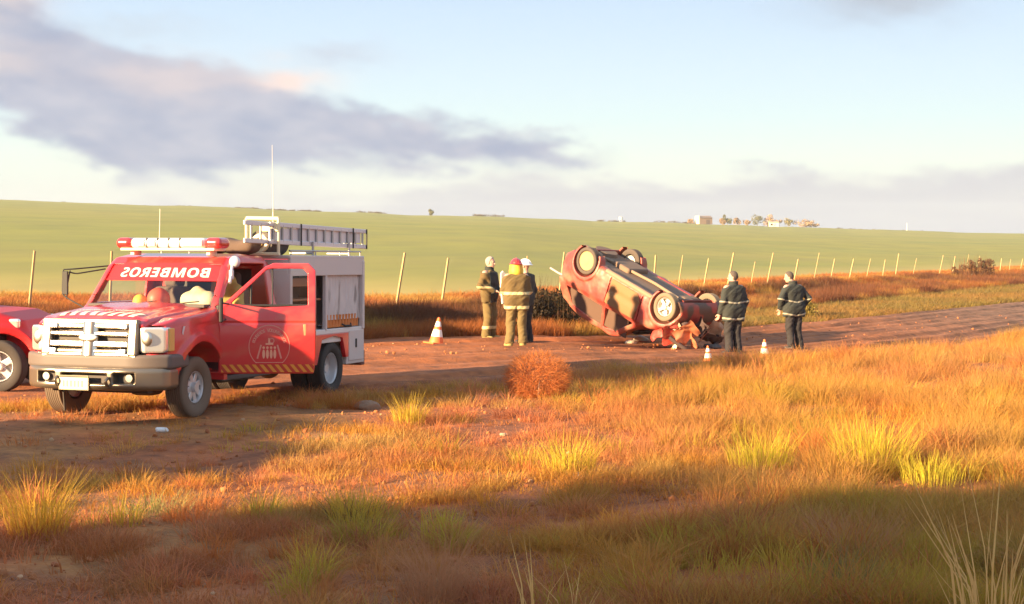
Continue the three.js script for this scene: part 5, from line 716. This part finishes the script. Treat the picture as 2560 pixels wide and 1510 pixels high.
{
  const white = blade(1, 1, 1);
  // tall golden grass: thick on the right, patchy in the middle, low on the left
  const tall = [1, 2, 3].map((k) => tuft(k, 40, { r: 0.13, h: 0.28, lean: 0.6, w: 0.0052 }));
  const low = [4, 5, 6].map((k) => tuft(k, 40, { r: 0.15, h: 0.15, lean: 0.9, w: 0.005, sag: 0.35 }));
  const scrub = [17, 18, 19].map((k) => tuft(k, 85, { r: 0.12, h: 0.23, lean: 1.0, w: 0.0052, sag: 0.25 }));
  const fuzz = [7, 8].map((k) => tuft(k, 40, { r: 0.22, h: 0.12, lean: 1.4, w: 0.007, sag: 0.45 }));
  const lists = { tall: [[], [], []], low: [[], [], []], fuzz: [[], []], scrub: [[], [], []] }, R = rng(4242);
  const halfAt = (d) => 0.33 * d * 1.22 + 0.8;
  for (let n = 0; n < 150000; n++) {
    const d = 9 + 32 * Math.pow(R(), 1.25), x = (R() * 2 - 1) * halfAt(d), edge = nearD(x) - d, k = R(), sel = R(), turn = R() * 6.283;
    if (edge < -0.9) continue;
    const u = 1280 + F * x / d, n1 = fbm(x * 0.55 + 4, d * 0.55, 4), n2 = fbm(x * 0.9 + 30, d * 0.7, 4), n3 = fbm(x * 0.33 + 60, d * 0.4 + 3, 3), n4 = fbm(x * 1.6 + 3, d * 1.6 + 8, 3);
    // amount of tall grass: right side and along the road edge
    const right = sstep(1150, 1900, u + 500 * (n3 - 0.5)), bare = sstep(0.50, 0.62, n2) * (1 - 0.72 * right), track = (1 - right) * sstep(1050, 600, u) * sstep(20.6, 19.8, d) * sstep(14.2, 16.0, d + 0.8 * (n1 - 0.5));
    const tallAmt = clamp(0.10 + 0.95 * right * (0.55 + 0.9 * sstep(0.35, 0.6, n1)) + 0.30 * sstep(0.55, 0.66, n1) * sstep(500, 900, u) + 0.25 * sstep(1.6, 0.2, Math.abs(edge)) );
    let c = mixc(mixc(GOLD, STRAW, sstep(0.4, 0.7, n4)), RUSTY, sstep(0.54, 0.68, n2) * 0.8 * (1 - 0.4 * right));
    c = mixc(c, LIME, sstep(0.56, 0.63, n3) * sstep(0.42, 0.55, n4) * 0.8 * sstep(26, 19, d)); c = mixc(c, SAGE, 0.5 * sstep(0.56, 0.68, fbm(x * 0.5 + 80, d * 0.5 + 9, 3))); c = mixc(c, BROWN, 0.9 * sstep(0.52, 0.62, fbm(x * 0.42 + 140, d * 0.6 + 2, 4)) * (1 - 0.6 * right)); c = jit(c, R);
    if (k < 0.055 && sel > 0.6 && n4 > 0.47) { lists.scrub[n % 3].push([x, d, (0.6 + 0.9 * R()) * lerp(0.75, 1.15, right) * (1 - 0.5 * track), turn, jit(mixc(mixc(RUSTY, BROWN, sstep(0.42, 0.58, n2)), mixc(STRAW, GOLD, 0.5), clamp(0.5 * sstep(0.5, 0.65, n1) + 0.75 * right * sstep(0.36, 0.46, n1))), R)]); continue; }
    if (sel < 0.34) { if (k < tallAmt * 0.62 * (1 - bare) * (1 - 0.97 * track) * sstep(0.42, 0.58, n4)) lists.tall[n % 3].push([x, d, (0.55 + 0.55 * R()) * lerp(0.62, 1.1, right), turn, c]); }
    else if (sel < 0.72) { if (k < 0.62 * (1 - bare) * (1 - 0.9 * track) * sstep(0.40, 0.58, n4 * 0.5 + n1 * 0.5)) lists.low[n % 3].push([x, d, 0.5 + 0.9 * R(), turn, c]); }
    else if (k < 0.30 * (1 - 0.6 * bare) * (1 - 0.85 * track) * sstep(0.35, 0.6, n2)) lists.fuzz[n % 2].push([x, d, 0.5 + 0.9 * R(), turn, jit(mixc(c, RUSTY, 0.35), R)]);
  }
  scatter('tall_dry_grass', 'tall golden dry grass, thick on the right of the verge', tall, (i) => lists.tall[i], white);
  scatter('low_dry_grass', 'short bent straw-coloured grass over the whole verge', low, (i) => lists.low[i], white);
  { const lime = [31, 32].map((k) => tuft(k, 90, { r: 0.12, h: 0.24, lean: 0.7, w: 0.006 })), Q = [[], []], R3 = rng(61); for (let n = 0; n < 9000; n++) { const d = 9.5 + 13 * R3(), x = (R3() * 2 - 1) * halfAt(d), k = R3(), a = R3() * 6.283, s = 0.5 + 0.8 * R3(); if (nearD(x) - d < 0.5 || (x < -1.2 && d > 14.6)) continue; if (k < 0.15 * sstep(0.56, 0.64, fbm(x * 0.5 + 210, d * 0.8 + 4, 3)) * sstep(0.4, 0.6, noise2(x * 2.2, d * 2.2))) Q[n % 2].push([x, d, s, a, jit([0.50, 0.345, 0.045], R3)]); }
    scatter('green_tufts', 'small yellow-green tufts scattered among the dry grass', lime, (i) => Q[i], white); }
  scatter('dry_scrub', 'feathery rust-brown scrub clumps all over the verge', scrub, (i) => lists.scrub[i], white);
  scatter('dead_ground_cover', 'low reddish dead ground cover over the verge soil', fuzz, (i) => lists.fuzz[i], white);
  // the far side of the road: rusty weeds on the bank under the fence, green strip along the road on the right
  const weeds = [11, 12, 13].map((k) => tuft(k, 46, { r: 0.20, h: 0.42, lean: 0.5, w: 0.011 })), strip = [14, 15].map((k) => tuft(k, 40, { r: 0.25, h: 0.17, lean: 0.9, w: 0.010, sag: 0.3 }));
  const W = [[], [], []], S = [[], []], R2 = rng(99);
  for (let n = 0; n < 60000; n++) {
    const x = -16 + 62 * Math.pow(R2(), 1.3), f0 = farD(x), f1 = fenceD(x) + 5, d = lerp(f0 - 0.4, f1, R2()), t = (d - f0) / (fenceD(x) - f0), n1 = fbm(x * 0.4 + 2, d * 0.4, 4), n2 = fbm(x * 0.9, d * 0.9 + 6, 3), k = R2(), turn = R2() * 6.283, u = 1280 + F * x / d;
    if (Math.abs(u - 1280) > 1600) continue;
    const dark = sstep(-0.1, 0.15, t) * sstep(0.92, 0.7, t + 0.3 * (n1 - 0.5)) * sstep(820, 900, u);
    const farRight = sstep(1700, 1950, u);
    if (t > 1.0) { if (k < 0.75) S[n % 2].push([x, d, 0.7 + 0.9 * R2(), turn, jit(mixc(STRAW, RUSTY, sstep(0.4, 0.65, n1)), R2)]); }
    else if (farRight > 0.3 && t < 0.42) { if (k < 0.6) S[n % 2].push([x, d, 0.7 + 0.8 * R2(), turn, jit(mixc([0.26, 0.18, 0.045], [0.34, 0.19, 0.05], sstep(0.42, 0.62, n1)), R2)]); }
    else { let c = mixc(mixc(RUSTY, STRAW, sstep(0.5, 0.66, n2)).map((v) => v * 0.72), [0.17, 0.065, 0.035], 0.8 * sstep(0.42, 0.56, n1)); if (k < 0.85) W[n % 3].push([x, d, (0.5 + 0.6 * R2()) * lerp(0.9, 1.25, sstep(0.5, 0.7, n1)) * (t > 0.7 ? 0.75 : 1), turn, jit(c, R2)]); }
  }
  scatter('roadside_weeds', 'rusty brown weeds on the bank below the fence', weeds, (i) => W[i], white);
  scatter('roadside_grass', 'short green and straw grass strip along the far road edge', strip, (i) => S[i], white);
}
{
  // clods and pebbles loose on the road and the bare verge
  const clod = new THREE.IcosahedronGeometry(1, 1), P = clod.attributes.position; for (let i = 0; i < P.count; i++) { const a = P.getX(i), b = P.getY(i), c = P.getZ(i), k = 0.7 + 0.6 * noise3(a * 1.5 + 4, b * 1.5 + 4, c * 1.5 + 4); P.setXYZ(i, a * k, b * k * 0.6, c * k); } clod.computeVertexNormals();
  const R = rng(314), L = []; for (let n = 0; n < 20000; n++) { const d = 9.5 + 40 * Math.pow(R(), 1.4), x = (R() * 2 - 1) * (0.36 * d + 1), q = R(), turn = R() * 6.28, s = 0.006 + 0.03 * Math.pow(R(), 6), c = jit(mixc([0.40, 0.13, 0.042], [0.48, 0.30, 0.16], R() < 0.06 ? 0.8 : 0.08), R); if (d > farD(x) + 0.6) continue; if (q < 0.35 + 0.5 * fbm(x * 0.7, d * 0.7, 3)) L.push([x, d, s, turn, c]); }
  const m = new THREE.InstancedMesh(clod, std(1, 1, 1, 0.95), L.length), M4 = new THREE.Matrix4(), e = new THREE.Euler(), q4 = new THREE.Quaternion(); L.forEach(([x, d, s, a, c], k) => { M4.compose(V(x, onGround(x, d) + s * 0.25, -d), q4.setFromEuler(e.set(a, a * 2, a * 3)), V(s, s, s)); m.setMatrixAt(k, M4); m.setColorAt(k, rgb(...c)); });
  m.name = 'gravel'; m.castShadow = m.receiveShadow = true; scene.add(m); tag(m, 'loose clods and pebbles on the dirt road and bare verge', 'gravel', null, 'stuff');
}
// clumps that can be told apart
function clump(name, label, cat, u, v, h, r, n, col, o = {}) {
  const d = dAt(v), x = xAt(u, d), c = thing(name, label, cat, o.group); c.position.set(x, land(x, -d) - 0.02, -d);
  part(c, o.part ?? 'blades', tuft(Math.round(u * 7 + v), n, { r, h, lean: o.lean ?? 0.5, w: o.w ?? 0.006, sag: o.sag ?? 0.15, droop: o.droop ?? 1, seeds: o.seeds ?? 0 }), blade(...col));
  if (o.second) part(c, 'dead_blades', tuft(Math.round(u + v * 3), Math.round(n * 0.4), { r: r * 1.1, h: h * 0.8, lean: 0.8, w: o.w ?? 0.006 }), blade(...o.second));
  return c;
}
clump('grass_tuft', 'big yellow grass tuft at the left edge of the lit verge', 'grass tuft', 95, 1350, 0.50, 0.20, 320, [0.738, 0.448, 0.054], { second: GOLD, lean: 0.65 });
clump('grass_tuft', 'yellow-green tuft in the middle beneath the tumbleweed', 'grass tuft', 1425, 1185, 0.42, 0.24, 320, [0.625, 0.464, 0.046], { second: STRAW });
clump('grass_tuft', 'small yellow-green tuft just left of the middle yellow-green tuft', 'grass tuft', 1310, 1165, 0.26, 0.14, 150, [0.574, 0.416, 0.043]);
clump('grass_tuft', 'wide lime-yellow tuft right of centre, left of the rust-red clump', 'grass tuft', 1900, 1175, 0.40, 0.30, 360, [0.574, 0.464, 0.038], { second: STRAW });
clump('grass_tuft', 'tallest lime-yellow tuft, right of the rust-red clump', 'grass tuft', 2180, 1190, 0.55, 0.34, 460, [0.591, 0.464, 0.038], { second: STRAW });
clump('grass_tuft', 'low lime tuft on the right just above the shade', 'grass tuft', 2330, 1212, 0.30, 0.26, 280, [0.538, 0.448, 0.038]);
clump('grass_tuft', 'bright lime little tuft standing alone at the shade edge in the middle', 'grass tuft', 1115, 1318, 0.19, 0.12, 160, [0.574, 0.448, 0.041]);
clump('grass_tuft', 'yellow tuft beside dark stalks left of the bare soil patch', 'grass tuft', 890, 1310, 0.34, 0.2, 240, [0.651, 0.416, 0.049], { second: [0.140, 0.085, 0.036] });
clump('grass_tuft', 'blue-green herb tuft on the left of the lit verge', 'grass tuft', 390, 1285, 0.20, 0.26, 260, [0.30, 0.27, 0.09], { lean: 0.9 });
clump('grass_tuft', 'yellow-green pointed tuft at the road edge left of the tumbleweed', 'grass tuft', 1022, 1070, 0.40, 0.18, 260, [0.574, 0.400, 0.046], { lean: 0.45 });
clump('grass_tuft', 'rust-red round clump on the right between two lime tufts', 'grass tuft', 2060, 1150, 0.40, 0.28, 400, [0.625, 0.200, 0.041], { lean: 0.7 });
clump('grass_tuft', 'brown feathery round tuft at the bottom edge in the shade', 'grass tuft', 1090, 1500, 0.42, 0.22, 520, [0.52, 0.24, 0.11], { lean: 0.75, w: 0.004 });
clump('grass_tuft', 'brown feathery tuft in the shade on the right', 'grass tuft', 2150, 1410, 0.42, 0.30, 520, [0.52, 0.24, 0.11], { lean: 0.75, w: 0.004 });
clump('grass_tuft', 'dark green-brown tuft at the bottom right', 'grass tuft', 2120, 1500, 0.34, 0.22, 320, [0.26, 0.19, 0.07]);
clump('grass_tuft', 'golden tuft in front of the driver side front wheel of the fire truck', 'grass tuft', 478, 1040, 0.26, 0.16, 200, [0.44, 0.185, 0.03], { lean: 0.45 });
clump('grass_tuft', 'low golden tuft under the open door of the fire truck', 'grass tuft', 650, 1028, 0.18, 0.20, 180, [0.44, 0.185, 0.03], { lean: 0.45 });
clump('grass_tuft', 'golden tuft in front of the rear wheel of the fire truck', 'grass tuft', 850, 1030, 0.24, 0.18, 180, [0.44, 0.185, 0.03], { lean: 0.45 });
clump('tall_stalks', 'tall sunlit yellow stalks at the bottom right corner', 'grass tuft', 2490, 1640, 1.02, 0.20, 60, [0.78, 0.48, 0.17], { w: 0.013, lean: 0.42 });
clump('tall_stalks', 'dry pale stalks at the bottom edge right of the brown tuft', 'grass tuft', 1335, 1560, 0.56, 0.05, 9, [0.78, 0.48, 0.17], { w: 0.011, lean: 0.35 });
clump('tall_stalks', 'forked dry stalks at the bottom edge in the middle', 'grass tuft', 1455, 1560, 0.36, 0.12, 26, [0.78, 0.48, 0.17], { w: 0.009, lean: 0.6 });
{
  // tumbleweed: a ball of tangled thin twigs
  const d = dAt(1005), x = xAt(1345, d), t = thing('tumbleweed', 'round orange tumbleweed bush at the road edge', 'bush'), R = rng(5), pos = []; t.position.set(x, land(x, -d), -d);
  for (let i = 0; i < 7000; i++) { const a = R() * 6.283, b = Math.acos(1 - 1.75 * R()), r = 0.37 * (0.35 + 0.72 * Math.sqrt(R())), p = V(Math.sin(b) * Math.cos(a) * r * 1.1, 0.05 + r * 0.62 + Math.cos(b) * r * 0.85, Math.sin(b) * Math.sin(a) * r), q = V(R() - 0.5, R() - 0.5, R() - 0.5).add(p.clone().sub(V(0, 0.25, 0)).multiplyScalar(1.5)).normalize().multiplyScalar(0.06 + 0.08 * R()), w = V(R() - 0.5, R() - 0.5, R() - 0.5).cross(q).normalize().multiplyScalar(0.0028); pos.push(...p.clone().add(w), ...p.clone().sub(w), ...p.clone().add(q)); }
  const g = new THREE.BufferGeometry(); g.setAttribute('position', new THREE.Float32BufferAttribute(pos, 3)); g.computeVertexNormals(); part(t, 'twigs', g, blade(0.58, 0.20, 0.055)); part(t, 'stem', tube([0, -0.05, 0], [0.02, 0.25, 0], 0.02, 0.01), M.wood);
}
{
  // scattered scrub along the skyline
  const R = rng(808), cl = [], D = 700; for (const [u0, u1, n] of [[10, 90, 26], [150, 175, 8], [300, 480, 22], [590, 800, 60], [890, 960, 12], [1180, 1260, 14], [1500, 1560, 8], [1640, 1740, 12], [2040, 2560, 30]]) for (let k = 0; k < n; k++) { const u = lerp(u0, u1, R()), x = (u - 1280) / F * D, y = land(x, -D); cl.push([x, y + 0.25, -D - 4 + 8 * R(), 0.9 + 0.8 * R(), 0.25 + 0.5 * R() * R()]); }
  single('ridge_scrub', leafCloud(4, 9000, cl, 0.4), blade(0.17, 0.13, 0.07), 'thin dark line of low scrub along the field skyline', 'scrub', null, 'stuff');
}
{
  // dark bush beside the wreck
  const bush = (u, d, w, h, seed, c, label) => { const x = xAt(u, d), b = thing('bush', label, 'bush'), R = rng(seed), cl = []; b.position.set(x, land(x, -d), -d); for (let k = 0; k < 16; k++) cl.push([(R() - 0.5) * w, h * (0.2 + 0.55 * R()), (R() - 0.5) * 0.6, 0.16 + 0.12 * R(), 0.18 + 0.16 * R()]); part(b, 'foliage', leafCloud(seed, 2600, cl, 0.075), blade(...c)); part(b, 'stems', tuft(seed, 220, { r: w * 0.5, h: h * 1.05, lean: 0.22, w: 0.012 }), blade(c[0] * 1.2, c[1] * 1.1, c[2])); part(b, 'trunk', tube([0, -0.05, 0], [0, 0.3, 0], 0.03, 0.02), M.wood); };
  bush(1372, 38.4, 1.25, 1.15, 21, [0.085, 0.058, 0.027], 'dark shrub between the firefighters and the overturned car');
  bush(1328, 38.0, 0.7, 1.15, 22, [0.07, 0.048, 0.028], 'darkest shrub directly behind the firefighters');
  bush(2430, 92, 2.2, 1.3, 23, [0.18, 0.09, 0.045], 'brown bush under the fence at far right');
  bush(2012, 47.5, 0.5, 0.45, 24, [0.30, 0.22, 0.05], 'yellow-green low bush at the road edge right of the rightmost person');
}

renderer.render(scene, camera);
